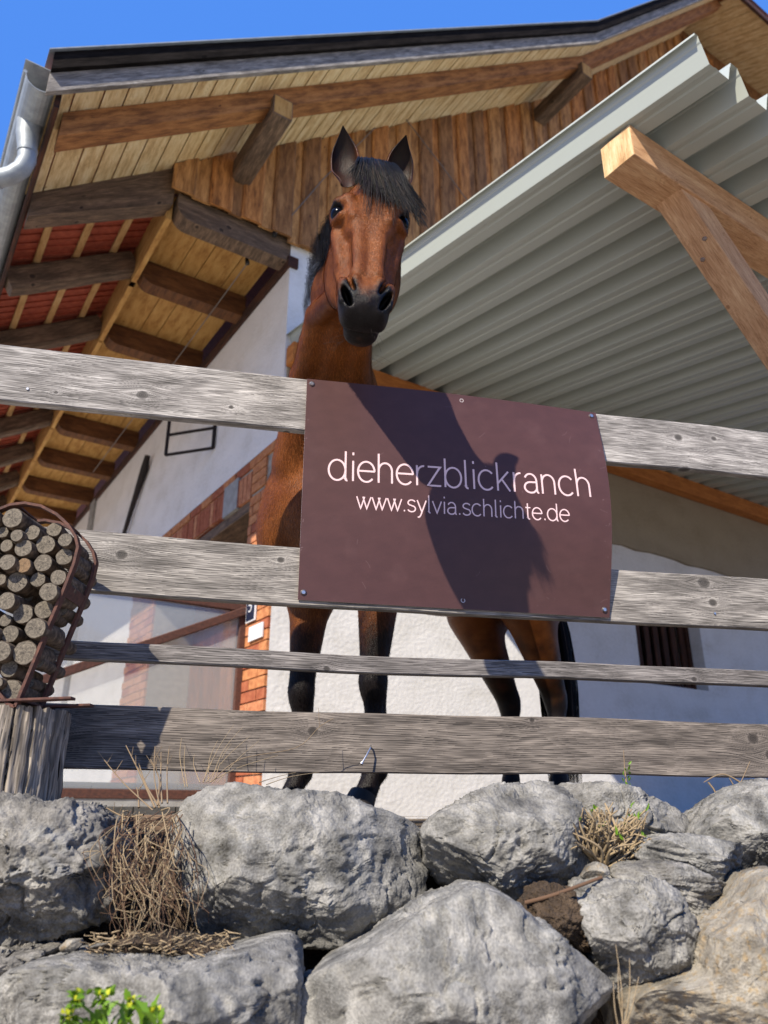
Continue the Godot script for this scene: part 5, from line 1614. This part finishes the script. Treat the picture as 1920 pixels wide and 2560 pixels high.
# surface nets over the box lo..hi; cells on the wrong side of a cut plane are left to the other mesh
func nets(mb: MB, lo: Vector3, hi: Vector3, cell: float, cut: Plane, tint_by: Callable) -> void:
	var B := 4
	var nx := int(ceil((hi.x - lo.x) / cell / B)) * B
	var ny := int(ceil((hi.y - lo.y) / cell / B)) * B
	var nz := int(ceil((hi.z - lo.z) / cell / B)) * B
	var sx := nx + 1; var sy := ny + 1; var sz := nz + 1
	var f := PackedFloat32Array(); f.resize(sx * sy * sz); f.fill(1.0)
	var blocks := []
	var half := cell * B * 0.5
	var ballr := half * 1.7321
	# first coarse lists per 4x4x4 blocks, so that each block looks at few shapes
	var coarse := {}
	var all := PackedInt32Array()
	for q in pk.size(): all.append(q)
	for bx in range(0, nx, B * 4):
		for by in range(0, ny, B * 4):
			for bz in range(0, nz, B * 4):
				var c := lo + (Vector3(bx, by, bz) + Vector3.ONE * B * 2.0) * cell
				var list := PackedInt32Array()
				var solid := false
				for q in all:
					if c.distance_to(pc[q]) < pz[q] + ballr * 4.0 + 0.05:
						list.append(q)
						if ps[q] >= 0.0: solid = true
				if not solid: continue
				for ax in 4:
					for ay in 4:
						for az in 4:
							var ix := bx + ax * B; var iy := by + ay * B; var iz := bz + az * B
							if ix >= nx or iy >= ny or iz >= nz: continue
							var m := lo + (Vector3(ix, iy, iz) + Vector3.ONE * B * 0.5) * cell
							if cut.distance_to(m) < -ballr * 1.2: continue
							var near := PackedInt32Array()
							var sol := false
							for q in list:
								if m.distance_to(pc[q]) < pz[q] + ballr + 0.03:
									near.append(q)
									if ps[q] >= 0.0: sol = true
							if not sol: continue
							var d := field(m, near)
							if absf(d) > ballr * 1.5 + 0.004:
								if d < 0.0:
									for x in B + 1:
										for y in B + 1:
											for z in B + 1:
												var o := ((ix + x) * sy + iy + y) * sz + iz + z
												if f[o] == 1.0: f[o] = -1.0
								continue
							blocks.append(Vector3i(ix, iy, iz))
							for x in B + 1:
								for y in B + 1:
									for z in B + 1:
										var o := ((ix + x) * sy + iy + y) * sz + iz + z
										if f[o] == 1.0 or f[o] == -1.0:
											f[o] = field(lo + Vector3(ix + x, iy + y, iz + z) * cell, near)
	var ids := {}
	var base_i := mb.i.size()
	for b in blocks:
		for x in B:
			for y in B:
				for z in B:
					var o: int = ((b.x + x) * sy + b.y + y) * sz + b.z + z
					var v := [f[o], f[o + 1], f[o + sz], f[o + sz + 1], f[o + sy * sz], f[o + sy * sz + 1], f[o + sy * sz + sz], f[o + sy * sz + sz + 1]]
					var neg := 0
					for q in v:
						if q < 0.0: neg += 1
					if neg == 0 or neg == 8: continue
					var s := Vector3.ZERO
					var n := 0
					for e in [[0, 1], [2, 3], [4, 5], [6, 7], [0, 2], [1, 3], [4, 6], [5, 7], [0, 4], [1, 5], [2, 6], [3, 7]]:
						var fa: float = v[e[0]]; var fb: float = v[e[1]]
						if (fa < 0.0) == (fb < 0.0): continue
						var t := fa / (fa - fb)
						var qa := Vector3((e[0] >> 2) & 1, (e[0] >> 1) & 1, e[0] & 1)
						var qb := Vector3((e[1] >> 2) & 1, (e[1] >> 1) & 1, e[1] & 1)
						s += qa.lerp(qb, t)
						n += 1
					var p: Vector3 = lo + (Vector3(b.x + x, b.y + y, b.z + z) + s / n) * cell
					mb.col = tint_by.call(p)
					ids[o] = mb.vert(p, Vector3.ZERO, Vector2.ZERO)
	for o in ids:
		var fo := f[o]
		for ax in 3:
			var st: int = [sy * sz, sz, 1][ax]
			var s1: int = [sz, 1, sy * sz][ax]
			var s2: int = [1, sy * sz, sz][ax]
			var f1 := f[o + st]
			if (fo < 0.0) == (f1 < 0.0): continue
			if not (ids.has(o - s1) and ids.has(o - s2) and ids.has(o - s1 - s2)): continue
			var a: int = ids[o]; var b: int = ids[o - s1]; var c: int = ids[o - s1 - s2]; var d: int = ids[o - s2]
			if cut.distance_to((mb.v[a] + mb.v[c]) * 0.5) < -cell * 0.8: continue
			if fo < 0.0: mb.i.append_array(PackedInt32Array([a, c, b, a, d, c]))
			else: mb.i.append_array(PackedInt32Array([a, b, c, a, c, d]))
	mb.smooth(base_i)

const BODY_O := Vector3(-0.165, 0, -2.84)
var body_b := Vector3(0.65, 0, -0.76)
var body_r := Vector3(0.76, 0, 0.65)

func bp(along: float, y: float, side: float) -> Vector3:
	return Vector3(BODY_O.x, y, BODY_O.z) + body_b * along + body_r * side

var coat_n: FastNoiseLite
func coat_colour(p: Vector3) -> Color:
	var l := head_basis.transposed() * (p - HEAD_AT)
	var x := l.x; var h := -l.y; var d := l.z
	var n := coat_n.get_noise_3dv(p)
	var n2 := coat_n.get_noise_3dv(p * 5.0)
	var bay := Color(0.195, 0.056, 0.0125).lerp(Color(0.295, 0.096, 0.023), clampf(n * 0.8 + 0.5, 0, 1))
	bay = bay * (1.0 + 0.22 * n2)
	var black := Color(0.012, 0.010, 0.010)
	var grey := Color(0.055, 0.036, 0.027)
	var c := bay
	var in_head := absf(x) < 0.16 and h > -0.12 and h < 0.68 and d > -0.28 and d < 0.12
	if in_head:
		var mz := smoothstep(0.470, 0.535, h + n2 * 0.025 + 0.25 * minf(0.0, d + 0.02) - 0.022 * (1.0 - smoothstep(0.0, 0.03, absf(x))))
		c = c.lerp(grey.lerp(black, smoothstep(0.505, 0.545, h + n2 * 0.02)), mz)
		if absf(x) > 0.045 and h > 0.50: c = c.lerp(Color(0.17, 0.125, 0.085), 0.45 * smoothstep(0.045, 0.062, absf(x)) * smoothstep(0.0, -0.03, d))
		var ev := Vector3(absf(x) - 0.098, h - 0.19, d - 0.015).length()
		c = c.lerp(black * 1.5, 1.0 - smoothstep(0.022, 0.038, ev))
		var nv := Vector2(absf(x) - 0.043, (h - 0.520) * 0.55).length()
		c = c.lerp(black * 0.6, (1.0 - smoothstep(0.016, 0.026, nv)) * smoothstep(-0.06, -0.02, d))
	else:
		c = c.lerp(black, smoothstep(0.88, 0.52, p.y + n * 0.12))      # black stockings of a bay
	return c

func build_horse() -> void:
	coat_n = noise(9.0, 801, 3)
	head_basis = Basis(Vector3(0.9988, -0.0255, -0.0414), Vector3(0.0137, 0.965, -0.2618), Vector3(0.0467, 0.261, 0.9642)).orthonormalized()
	head_basis = Basis(Vector3.BACK, deg_to_rad(-2.0)) * Basis(Vector3.UP, deg_to_rad(6.0)) * head_basis
	var hb := head_basis
	# --- body, legs
	var tilt := Basis(body_r, Vector3.UP, -body_b)       # x across, y up, z towards the chest
	ball(bp(0.50, 1.15, 0), Vector3(0.29, 0.315, 0.72), tilt, 0.10)
	ball(bp(1.10, 1.25, 0), Vector3(0.28, 0.29, 0.40), tilt, 0.10)
	limb(bp(0.12, 1.47, 0), bp(0.95, 1.43, 0), 0.11, 0.12, 0.12)
	ball(bp(-0.16, 1.12, 0), Vector3(0.21, 0.24, 0.18), tilt, 0.08)
	ball(bp(-0.22, 1.02, -0.105), Vector3(0.10, 0.15, 0.09), tilt, 0.05)
	ball(bp(-0.22, 1.02, 0.105), Vector3(0.10, 0.15, 0.09), tilt, 0.05)
	for s in [-1.0, 1.0]:
		ball(bp(0.02, 1.16, 0.19 * s), Vector3(0.115, 0.30, 0.21), tilt, 0.08)
		limb(bp(-0.08, 1.05, 0.18 * s), bp(0.02, 0.84, 0.18 * s), 0.125, 0.098, 0.06)
		limb(bp(0.02, 0.86, 0.18 * s), bp(-0.01, 0.52, 0.18 * s), 0.088, 0.050, 0.05)
		ball(bp(-0.015, 0.455, 0.18 * s), Vector3(0.052, 0.068, 0.052), tilt, 0.025)
		limb(bp(-0.01, 0.40, 0.18 * s), bp(0.0, 0.20, 0.18 * s), 0.036, 0.032, 0.03)
		limb(bp(0.02, 0.40, 0.18 * s), bp(0.03, 0.20, 0.18 * s), 0.022, 0.022, 0.02)
		ball(bp(0.0, 0.165, 0.18 * s), Vector3(0.042, 0.045, 0.047), tilt, 0.02)
		limb(bp(-0.01, 0.15, 0.18 * s), bp(-0.055, 0.075, 0.18 * s), 0.034, 0.038, 0.02)
		# hind legs
		ball(bp(1.20, 1.08, 0.15 * s), Vector3(0.135, 0.26, 0.24), tilt, 0.08)
		limb(bp(1.12, 0.95, 0.155 * s), bp(1.37, 0.56, 0.13 * s), 0.125, 0.058, 0.06)
		limb(bp(1.30, 0.80, 0.14 * s), bp(1.43, 0.58, 0.13 * s), 0.04, 0.026, 0.03)
		ball(bp(1.385, 0.53, 0.13 * s), Vector3(0.046, 0.07, 0.060), tilt, 0.03)
		limb(bp(1.385, 0.50, 0.13 * s), bp(1.36, 0.20, 0.13 * s), 0.044, 0.035, 0.03)
		ball(bp(1.355, 0.17, 0.13 * s), Vector3(0.043, 0.048, 0.05), tilt, 0.02)
		limb(bp(1.345, 0.15, 0.13 * s), bp(1.29, 0.075, 0.13 * s), 0.035, 0.038, 0.02)
	# --- neck: crest, flesh and windpipe lines
	var crest := [Vector3(-0.035, 1.60, -1.775), Vector3(-0.075, 1.735, -1.92), Vector3(-0.13, 1.83, -2.16), Vector3(-0.165, 1.79, -2.45), Vector3(-0.15, 1.66, -2.72), bp(0.2, 1.52, 0)]
	var cr := [0.055, 0.055, 0.058, 0.072, 0.10, 0.11]
	var flesh := [Vector3(-0.042, 1.53, -1.82), Vector3(-0.085, 1.635, -1.98), Vector3(-0.14, 1.70, -2.20), Vector3(-0.185, 1.62, -2.45), Vector3(-0.185, 1.42, -2.66), bp(0.05, 1.22, 0)]
	var fr := [0.075, 0.083, 0.098, 0.125, 0.17, 0.20]
	var pipe := [Vector3(-0.045, 1.46, -1.83), Vector3(-0.09, 1.55, -2.0), Vector3(-0.15, 1.60, -2.20), Vector3(-0.195, 1.52, -2.42), Vector3(-0.205, 1.33, -2.58), bp(-0.14, 1.06, 0)]
	var ir := [0.044, 0.046, 0.052, 0.066, 0.10, 0.15]
	for k in 5:
		limb(crest[k], crest[k + 1], cr[k], cr[k + 1], 0.05)
		limb(flesh[k], flesh[k + 1], fr[k], fr[k + 1], 0.05)
		limb(pipe[k], pipe[k + 1], ir[k], ir[k + 1], 0.014 if k < 3 else 0.04)
	for s in [-1.0, 1.0]:                                   # long throat muscles beside the windpipe
		limb(Vector3(-0.05 + 0.055 * s, 1.47, -1.86), Vector3(-0.15 + 0.075 * s, 1.605, -2.20), 0.032, 0.042, 0.012)
		limb(Vector3(-0.15 + 0.075 * s, 1.605, -2.20), Vector3(-0.197 + 0.085 * s, 1.50, -2.44), 0.042, 0.060, 0.014)
		limb(Vector3(-0.197 + 0.085 * s, 1.50, -2.44), Vector3(-0.20 + 0.12 * s, 1.25, -2.62), 0.060, 0.10, 0.03)
	# --- head
	ball(hp(0, 0.07, -0.055), Vector3(0.070, 0.10, 0.085), hb, 0.04)
	ball(hp(0, 0.155, -0.030), Vector3(0.082, 0.115, 0.070), hb, 0.03)
	ball(hp(0, 0.20, 0.002), Vector3(0.066, 0.11, 0.040), hb, 0.03)
	for s in [-1.0, 1.0]:
		ball(hp(0.082 * s, 0.172, -0.012), Vector3(0.026, 0.036, 0.034), hb, 0.026)       # brow
		limb(hp(0.097 * s, 0.170, 0.004), hp(0.088 * s, 0.167, 0.024), 0.0085, 0.0085, 0.012)
		limb(hp(0.088 * s, 0.167, 0.024), hp(0.068 * s, 0.166, 0.036), 0.0085, 0.010, 0.02)
		limb(hp(0.062 * s, 0.150, 0.036), hp(0.050 * s, 0.24, 0.042), 0.008, 0.006, 0.03)
		limb(hp(0.094 * s, 0.212, -0.004), hp(0.075 * s, 0.216, 0.022), 0.011, 0.011, 0.014)
		limb(hp(0.082 * s, 0.230, -0.03), hp(0.062 * s, 0.35, -0.022), 0.016, 0.010, 0.022)    # cheek ridge
		ball(hp(0.060 * s, 0.255, -0.110), Vector3(0.040, 0.135, 0.085), hb, 0.03)         # jowl
		limb(hp(0.056 * s, 0.25, -0.150), hp(0.028 * s, 0.47, -0.085), 0.038, 0.030, 0.04)
		limb(hp(0.029 * s, 0.20, 0.004), hp(0.022 * s, 0.45, 0.016), 0.036, 0.022, 0.022)   # nasal bone
		limb(hp(0.038 * s, 0.32, -0.045), hp(0.032 * s, 0.50, -0.035), 0.034, 0.030, 0.03)
	for s in [-1.0, 1.0]:
		limb(hp(0.058 * s, 0.29, 0.012), hp(0.066 * s, 0.38, -0.035), 0.0045, 0.004, 0.010)
		limb(hp(0.070 * s, 0.36, -0.05), hp(0.060 * s, 0.46, -0.02), 0.005, 0.005, 0.012)
		ball(hp(0.050 * s, 0.470, -0.020), Vector3(0.016, 0.030, 0.022), hb, 0.016)
	limb(hp(0, 0.20, -0.085), hp(0, 0.48, -0.045), 0.072, 0.042, 0.04)
	ball(hp(0, 0.515, -0.030), Vector3(0.048, 0.062, 0.055), hb, 0.03)
	ball(hp(0, 0.548, -0.022), Vector3(0.044, 0.034, 0.042), hb, 0.02)
	ball(hp(0, 0.515, 0.012), Vector3(0.030, 0.045, 0.018), hb, 0.02)
	for s in [-1.0, 1.0]:
		var nb := hb * Basis(Vector3.BACK, -0.28 * s) * Basis(Vector3.UP, 0.5 * s)
		ball(hp(0.044 * s, 0.514, 0.002), Vector3(0.0195, 0.060, 0.029), nb, 0.014)
		ball(hp(0.034 * s, 0.542, -0.030), Vector3(0.024, 0.035, 0.040), hb, 0.02)
		limb(hp(0.050 * s, 0.485, 0.022), hp(0.057 * s, 0.540, 0.006), 0.008, 0.008, 0.012)
		limb(hp(0.030 * s, 0.480, 0.030), hp(0.026 * s, 0.530, 0.018), 0.010, 0.010, 0.014)
	ball(hp(0, 0.540, -0.086), Vector3(0.043, 0.026, 0.036), hb, 0.016)                   # lower lip, chin
	ball(hp(0, 0.515, -0.100), Vector3(0.036, 0.030, 0.028), hb, 0.02)
	# dug out: nostrils, mouth, eye sockets, groove under the cheek ridge
	for s in [-1.0, 1.0]:
		var nb := hb * Basis(Vector3.BACK, -0.35 * s) * Basis(Vector3.UP, 0.35 * s)
		ball(hp(0.042 * s, 0.494, 0.032), Vector3(0.0060, 0.034, 0.032), nb, -0.006)
		ball(hp(0.046 * s, 0.534, 0.014), Vector3(0.0095, 0.032, 0.034), nb, -0.007)
		ball(hp(0.098 * s, 0.190, 0.012), Vector3(0.020, 0.018, 0.023), hb, -0.010)
		ball(hp(0.072 * s, 0.120, 0.020), Vector3(0.018, 0.026, 0.018), hb, -0.03)
		limb(hp(0.062 * s, 0.30, 0.012), hp(0.052 * s, 0.42, 0.010), 0.012, 0.010, -0.03)
	limb(hp(-0.062, 0.530, -0.062), hp(-0.034, 0.572, -0.060), 0.0045, 0.0065, -0.008)
	limb(hp(-0.034, 0.572, -0.060), hp(0.034, 0.572, -0.060), 0.0065, 0.0065, -0.008)
	limb(hp(0.034, 0.572, -0.060), hp(0.062, 0.530, -0.062), 0.0065, 0.0045, -0.008)
	# --- skin
	var horse := thing("horse", "bay horse with black forelock leaning its head over the fence", "horse", bp(0.6, 0, 0))
	var o := horse.position
	var cut := Plane(Vector3(-0.15, -0.45, 1.0).normalized(), Vector3(-0.08, 1.62, -1.97))
	var mb := MB.new()
	nets(mb, Vector3(-0.24, 1.02, -2.12), Vector3(0.16, 1.86, -1.44), 0.0046, cut, coat_colour)
	nets(mb, Vector3(-0.64, 0.02, -4.55), Vector3(1.36, 1.96, -1.80), 0.0150, Plane(-cut.normal, -cut.d), coat_colour)
	var hairy := mb.i.size()
	for s in [-1.0, 1.0]: ear(mb, s)
	var coat_hair := fur_mesh(mb, hairy, o)
	for k in mb.v.size(): mb.v[k] -= o
	part(horse, "body", mb.done(), M.coat)
	part(horse, "coat_hair", coat_hair, M.fur).set_meta("kind", "stuff")
	for s in [-1.0, 1.0]:
		var e := SphereMesh.new()
		e.radius = 0.0215; e.height = 0.043; e.radial_segments = 32; e.rings = 16
		var ey := part(horse, "eye", e, M.eye)
		ey.position = hp(0.0835 * s, 0.190, 0.004) - o
	for q in [[-0.062, 0.18], [-0.062, -0.18], [1.285, 0.13], [1.285, -0.13]]:
		mb = MB.new()
		var pts := PackedVector3Array(); var rr := PackedFloat32Array()
		for k in 6:
			var t := k / 5.0
			pts.append(bp(q[0] - 0.05 * t, 0.088 * (1.0 - t) - 0.004, q[1]) - o); rr.append(lerpf(0.044, 0.062, t))
		mb.tube(pts, rr, 20)
		part(horse, "hoof", mb.done(), M.hoof)
	hair_parts(horse, o)

# short hair lying along the skin, one sliver each
func fur_mesh(skin_mb: MB, count: int, o: Vector3) -> ArrayMesh:
	var r := RandomNumberGenerator.new(); r.seed = 91
	var out := MB.new()
	var down := head_basis * Vector3(0, -1, 0)
	for k in range(0, count, 3):
		var a := skin_mb.i[k]; var b := skin_mb.i[k + 1]; var c := skin_mb.i[k + 2]
		var p := (skin_mb.v[a] + skin_mb.v[b] + skin_mb.v[c]) / 3.0
		var head := p.z > -2.0 and p.y > 1.05
		if not head and p.z < -2.95: continue
		var area := (skin_mb.v[b] - skin_mb.v[a]).cross(skin_mb.v[c] - skin_mb.v[a]).length() * 0.5
		var want := area * (110000.0 if head else 42000.0)
		var n := int(want) + (1 if r.randf() < want - floorf(want) else 0)
		for q in n:
			var wa := r.randf(); var wb := r.randf()
			if wa + wb > 1.0: wa = 1.0 - wa; wb = 1.0 - wb
			var at := skin_mb.v[a] + (skin_mb.v[b] - skin_mb.v[a]) * wa + (skin_mb.v[c] - skin_mb.v[a]) * wb
			var nn := skin_mb.n[a]
			var l := head_basis.transposed() * (at - HEAD_AT)
			if head and (Vector2(absf(l.x) - 0.044, (-l.y - 0.520) * 0.5).length() < 0.020 or Vector3(absf(l.x) - 0.095, -l.y - 0.19, l.z - 0.01).length() < 0.030): continue
			var flow := (down + head_basis.x * signf(l.x) * 0.25) if head else Vector3(0, -1.0, -0.25)
			flow += Vector3(r.randf_range(-1, 1), r.randf_range(-1, 1), r.randf_range(-1, 1)) * 0.38
			flow = (flow - nn * flow.dot(nn)).normalized()
			var tip := (flow + nn * r.randf_range(0.12, 0.34)).normalized() * (r.randf_range(0.006, 0.011) if head else r.randf_range(0.010, 0.018))
			if head and -l.y > 0.485: tip *= 0.45
			var side := flow.cross(nn) * (0.00045 if head else 0.0007)
			var w := r.randf_range(0.55, 1.55)
			out.col = skin_mb.c[a] * w
			var hn := (nn + flow * 0.25 + side.normalized() * r.randf_range(-0.5, 0.5)).normalized()
			var base := out.vert(at - side - o, hn, Vector2.ZERO)
			out.vert(at + side - o, hn, Vector2.ZERO); out.vert(at + tip - o, hn, Vector2.ZERO)
			out.tri(base, base + 1, base + 2)
	return out.done()

func ear(mb: MB, s: float) -> void:
	var base := hp(0.066 * s, 0.012, -0.005)
	var tip := at_z(735, 263, -1.635) if s < 0.0 else at_z(884, 285, -1.635)
	var axis := (tip - base).normalized()
	var len := base.distance_to(tip)
	var face := (hb_out() * 0.9 + Vector3(0.28 * s, 0.0, 0.25))                # way the cup opens
	face = (face - axis * face.dot(axis)).normalized()
	var side := axis.cross(face).normalized()
	var nu := 26; var nv := 20
	var start := mb.i.size()
	for shell in 2:
		var b0 := mb.v.size()
		for a in nu + 1:
			var t := float(a) / nu
			var w := lerpf(0.019, 0.041, smoothstep(0.0, 0.40, t)) * maxf(0.0, 1.0 - pow(maxf(0.0, t - 0.34) / 0.66, 2.7)) + 0.0015
			var open := lerpf(2.1, 1.25, smoothstep(0.0, 0.45, t)) * (1.0 - 0.35 * smoothstep(0.6, 1.0, t))
			for q in nv + 1:
				var u := lerpf(-1.0, 1.0, float(q) / nv)
				var ang := u * open
				var rw := w * (0.94 if shell == 1 else 1.06)
				var p := base + axis * len * (t - 0.06) + side * sin(ang) * rw + face * (-cos(ang) * rw * 0.85 + 0.012) - face * 0.020 * sin(t * 2.4) + side * ear_sign(axis, face, s) * (0.016 * t * t - 0.010 * t)
				var edge := pow(absf(u), 6.0)
				var c := Color(0.052, 0.020, 0.009).lerp(Color(0.012, 0.007, 0.005), clampf(t * 1.1 + 0.5 * coat_n.get_noise_2d(t * 30.0, u * 40.0), 0, 1)) if shell == 1 else Color(0.16, 0.055, 0.02).lerp(Color(0.014, 0.010, 0.009), smoothstep(0.45, 0.85, t))
				if u * s < 0.0: c = c.lerp(Color(0.15, 0.045, 0.012), edge * (1.0 - smoothstep(0.5, 0.8, t)))
				mb.col = c
				mb.vert(p, Vector3.ZERO, Vector2.ZERO)
		for a in nu:
			for q in nv:
				var k := b0 + a * (nv + 1) + q
				if shell == 0: mb.i.append_array(PackedInt32Array([k, k + nv + 2, k + 1, k, k + nv + 1, k + nv + 2]))
				else: mb.i.append_array(PackedInt32Array([k, k + 1, k + nv + 2, k, k + nv + 2, k + nv + 1]))
		if shell == 1:
			for a in nu:
				for e in [0, nv]:
					var k: int = b0 + a * (nv + 1) + e
					var k0: int = k - (nu + 1) * (nv + 1)
					mb.i.append_array(PackedInt32Array([k, k0, k0 + nv + 1, k, k0 + nv + 1, k + nv + 1]))
	mb.smooth(start)

func ear_sign(axis: Vector3, face: Vector3, s: float) -> float:      # towards the middle of the head
	return signf(axis.cross(face).dot(head_basis.x)) * -s

func hb_out() -> Vector3:
	return head_basis * Vector3(0, 0, 1)

func strand(mb: MB, pts: Array, w: float, across: Vector3) -> void:
	var curve := Curve3D.new()
	for k in pts.size():
		var d: Vector3 = (pts[mini(k + 1, pts.size() - 1)] - pts[maxi(k - 1, 0)]) * 0.22
		curve.add_point(pts[k], -d, d)
	curve.bake_interval = 0.02
	var n := 7
	var len := curve.get_baked_length()
	var base := mb.v.size()
	for k in n + 1:
		var t := float(k) / n
		var p := curve.sample_baked(len * t, true)
		var d := (curve.sample_baked(minf(len, len * t + 0.004)) - curve.sample_baked(maxf(0.0, len * t - 0.004))).normalized()
		var s := (across - d * across.dot(d)).normalized()
		var nn := s.cross(d).normalized()
		var ww := w * (1.0 - 0.75 * t)
		mb.vert(p - s * ww, (nn - s * 0.6).normalized(), Vector2.ZERO); mb.vert(p + s * ww, (nn + s * 0.6).normalized(), Vector2.ZERO)
	for k in n:
		var a := base + k * 2
		mb.tri(a, a + 1, a + 3); mb.tri(a, a + 3, a + 2)

func hair_parts(horse: Node3D, o: Vector3) -> void:
	var r := RandomNumberGenerator.new(); r.seed = 77
	var mb := MB.new()
	var out := hb_out()
	# forelock: from between the ears over the brow, swept to the right of the picture
	for k in 1900:
		var f := r.randf()
		var lockn := floorf(f * 22.0)
		var lr := fposmod(sin(lockn * 12.9898) * 43758.5453, 1.0)
		var a := hp(lerpf(-0.045, 0.052, f) + r.randf_range(-0.006, 0.006), r.randf_range(-0.03, 0.02), r.randf_range(-0.03, 0.035))
		var len := lerpf(0.095, 0.195, pow(f, 0.9)) * r.randf_range(0.55, 1.12) * (0.85 + 0.3 * lr)
		var sx := lerpf(-0.012, 0.055, f) + 0.02 * (lr - 0.5)
		var m := hp(lerpf(-0.048, 0.062, f) + sx * 0.35, 0.02 + len * 0.38, 0.058 - 0.25 * pow(absf(lerpf(-0.05, 0.07, f)), 1.5)) + out * r.randf_range(0.004, 0.022)
		var e := hp(lerpf(-0.045, 0.085, f) + sx + r.randf_range(-0.016, 0.016), 0.02 + len, (0.052 if f < 0.72 else lerpf(0.052, 0.020, (f - 0.72) / 0.28))) + out * r.randf_range(0.002, 0.020)
		var top := hp(lerpf(-0.045, 0.055, f), -0.02, 0.045) + Vector3(0, r.randf_range(-0.006, 0.010) + 0.006 * (1.0 - pow(2.0 * f - 1.0, 2.0)), 0)
		var g := r.randf_range(0.004, 0.014)
		mb.col = Color(g, g * 0.93, g * 0.9)
		if r.randf() < 0.06: mb.col = Color(0.05, 0.032, 0.022)
		strand(mb, [a - o, top - o, m - o, e - o], r.randf_range(0.0007, 0.0014), head_basis.x)
	for k in 90:
		var f := r.randf()
		var a := hp(lerpf(-0.03, 0.055, f), 0.05, 0.062)
		var e := hp(lerpf(-0.02, 0.085, f) + r.randf_range(-0.015, 0.015), r.randf_range(0.18, 0.27), r.randf_range(0.048, 0.06))
		mb.col = Color(0.012, 0.010, 0.009)
		strand(mb, [a - o, jit(a.lerp(e, 0.5) + out * 0.012, r, 0.008) - o, e - o], 0.0008, head_basis.x)
	part(horse, "forelock", mb.done(), M.hair, "black forelock swept across the brow")
	# mane: along the crest, falling to the left of the picture
	mb = MB.new()
	var crest := [Vector3(-0.04, 1.655, -1.74), Vector3(-0.075, 1.79, -1.92), Vector3(-0.13, 1.885, -2.16), Vector3(-0.165, 1.86, -2.45)]
	for k in 2200:
		var t := r.randf() * 2.9
		var i := int(t)
		var a: Vector3 = crest[i].lerp(crest[i + 1], t - i)
		var len := r.randf_range(0.12, 0.23) * (0.75 + 0.25 * sin(t * 19.0))
		var w := lerpf(0.075, 0.12, t / 2.9)
		var m := a + Vector3(-w * 0.62, 0.012, r.randf_range(-0.01, 0.03))
		var e := a + Vector3(-w * r.randf_range(1.0, 1.22), -len * r.randf_range(0.6, 1.1), r.randf_range(-0.03, 0.06))
		var mid := jit(a + Vector3(-w * 1.06, -len * 0.45, r.randf_range(-0.015, 0.04)), r, 0.012)
		var g := r.randf_range(0.010, 0.026)
		mb.col = Color(g, g * 0.92, g * 0.88)
		strand(mb, [jit(a, r, 0.01) - o, m - o, mid - o, e - o], r.randf_range(0.0009, 0.0017), Vector3(0.3, 0, 1))
	part(horse, "mane", mb.done(), M.hair, "black mane falling to one side of the neck")
	# tail
	mb = MB.new()
	for k in 1700:
		var an := r.randf() * TAU
		var q := sqrt(r.randf())
		var a := bp(1.50, 1.34, 0) + Vector3(cos(an), 0, sin(an)) * 0.03 * q
		var len := r.randf_range(0.9, 1.24)
		var wd := Vector3(cos(an), 0, sin(an)) * q
		var m := bp(1.60, 1.22, 0.0) + wd * 0.045
		var m2 := bp(1.62, 0.8, 0.02) + wd * 0.10
		var e := bp(1.60, 1.34 - len, 0.03) + wd * 0.085
		var g := r.randf_range(0.008, 0.022)
		mb.col = Color(g, g * 0.9, g * 0.85) if r.randf() < 0.9 else Color(0.08, 0.06, 0.05)
		strand(mb, [a - o, m - o, m2 - o, e - o], r.randf_range(0.0014, 0.0026), Vector3(cos(an * 3.0), 0, sin(an * 3.0)))
	part(horse, "tail", mb.done(), M.hair, "long black tail")
	# whiskers
	mb = MB.new()
	for k in 18:
		var s := -1.0 if r.randf() < 0.5 else 1.0
		var a := hp(r.randf_range(0.015, 0.05) * s, r.randf_range(0.545, 0.60), r.randf_range(-0.12, -0.02))
		var e := a + Vector3(s * r.randf_range(0.005, 0.05), r.randf_range(-0.055, -0.005), r.randf_range(-0.01, 0.035))
		stem(mb, [a - o, a.lerp(e, 0.5) + Vector3(0, 0.004, 0) - o, e - o], 0.0003, 0.0002, 3)
	part(horse, "whiskers", mb.done(), M.whisker).set_meta("kind", "stuff")
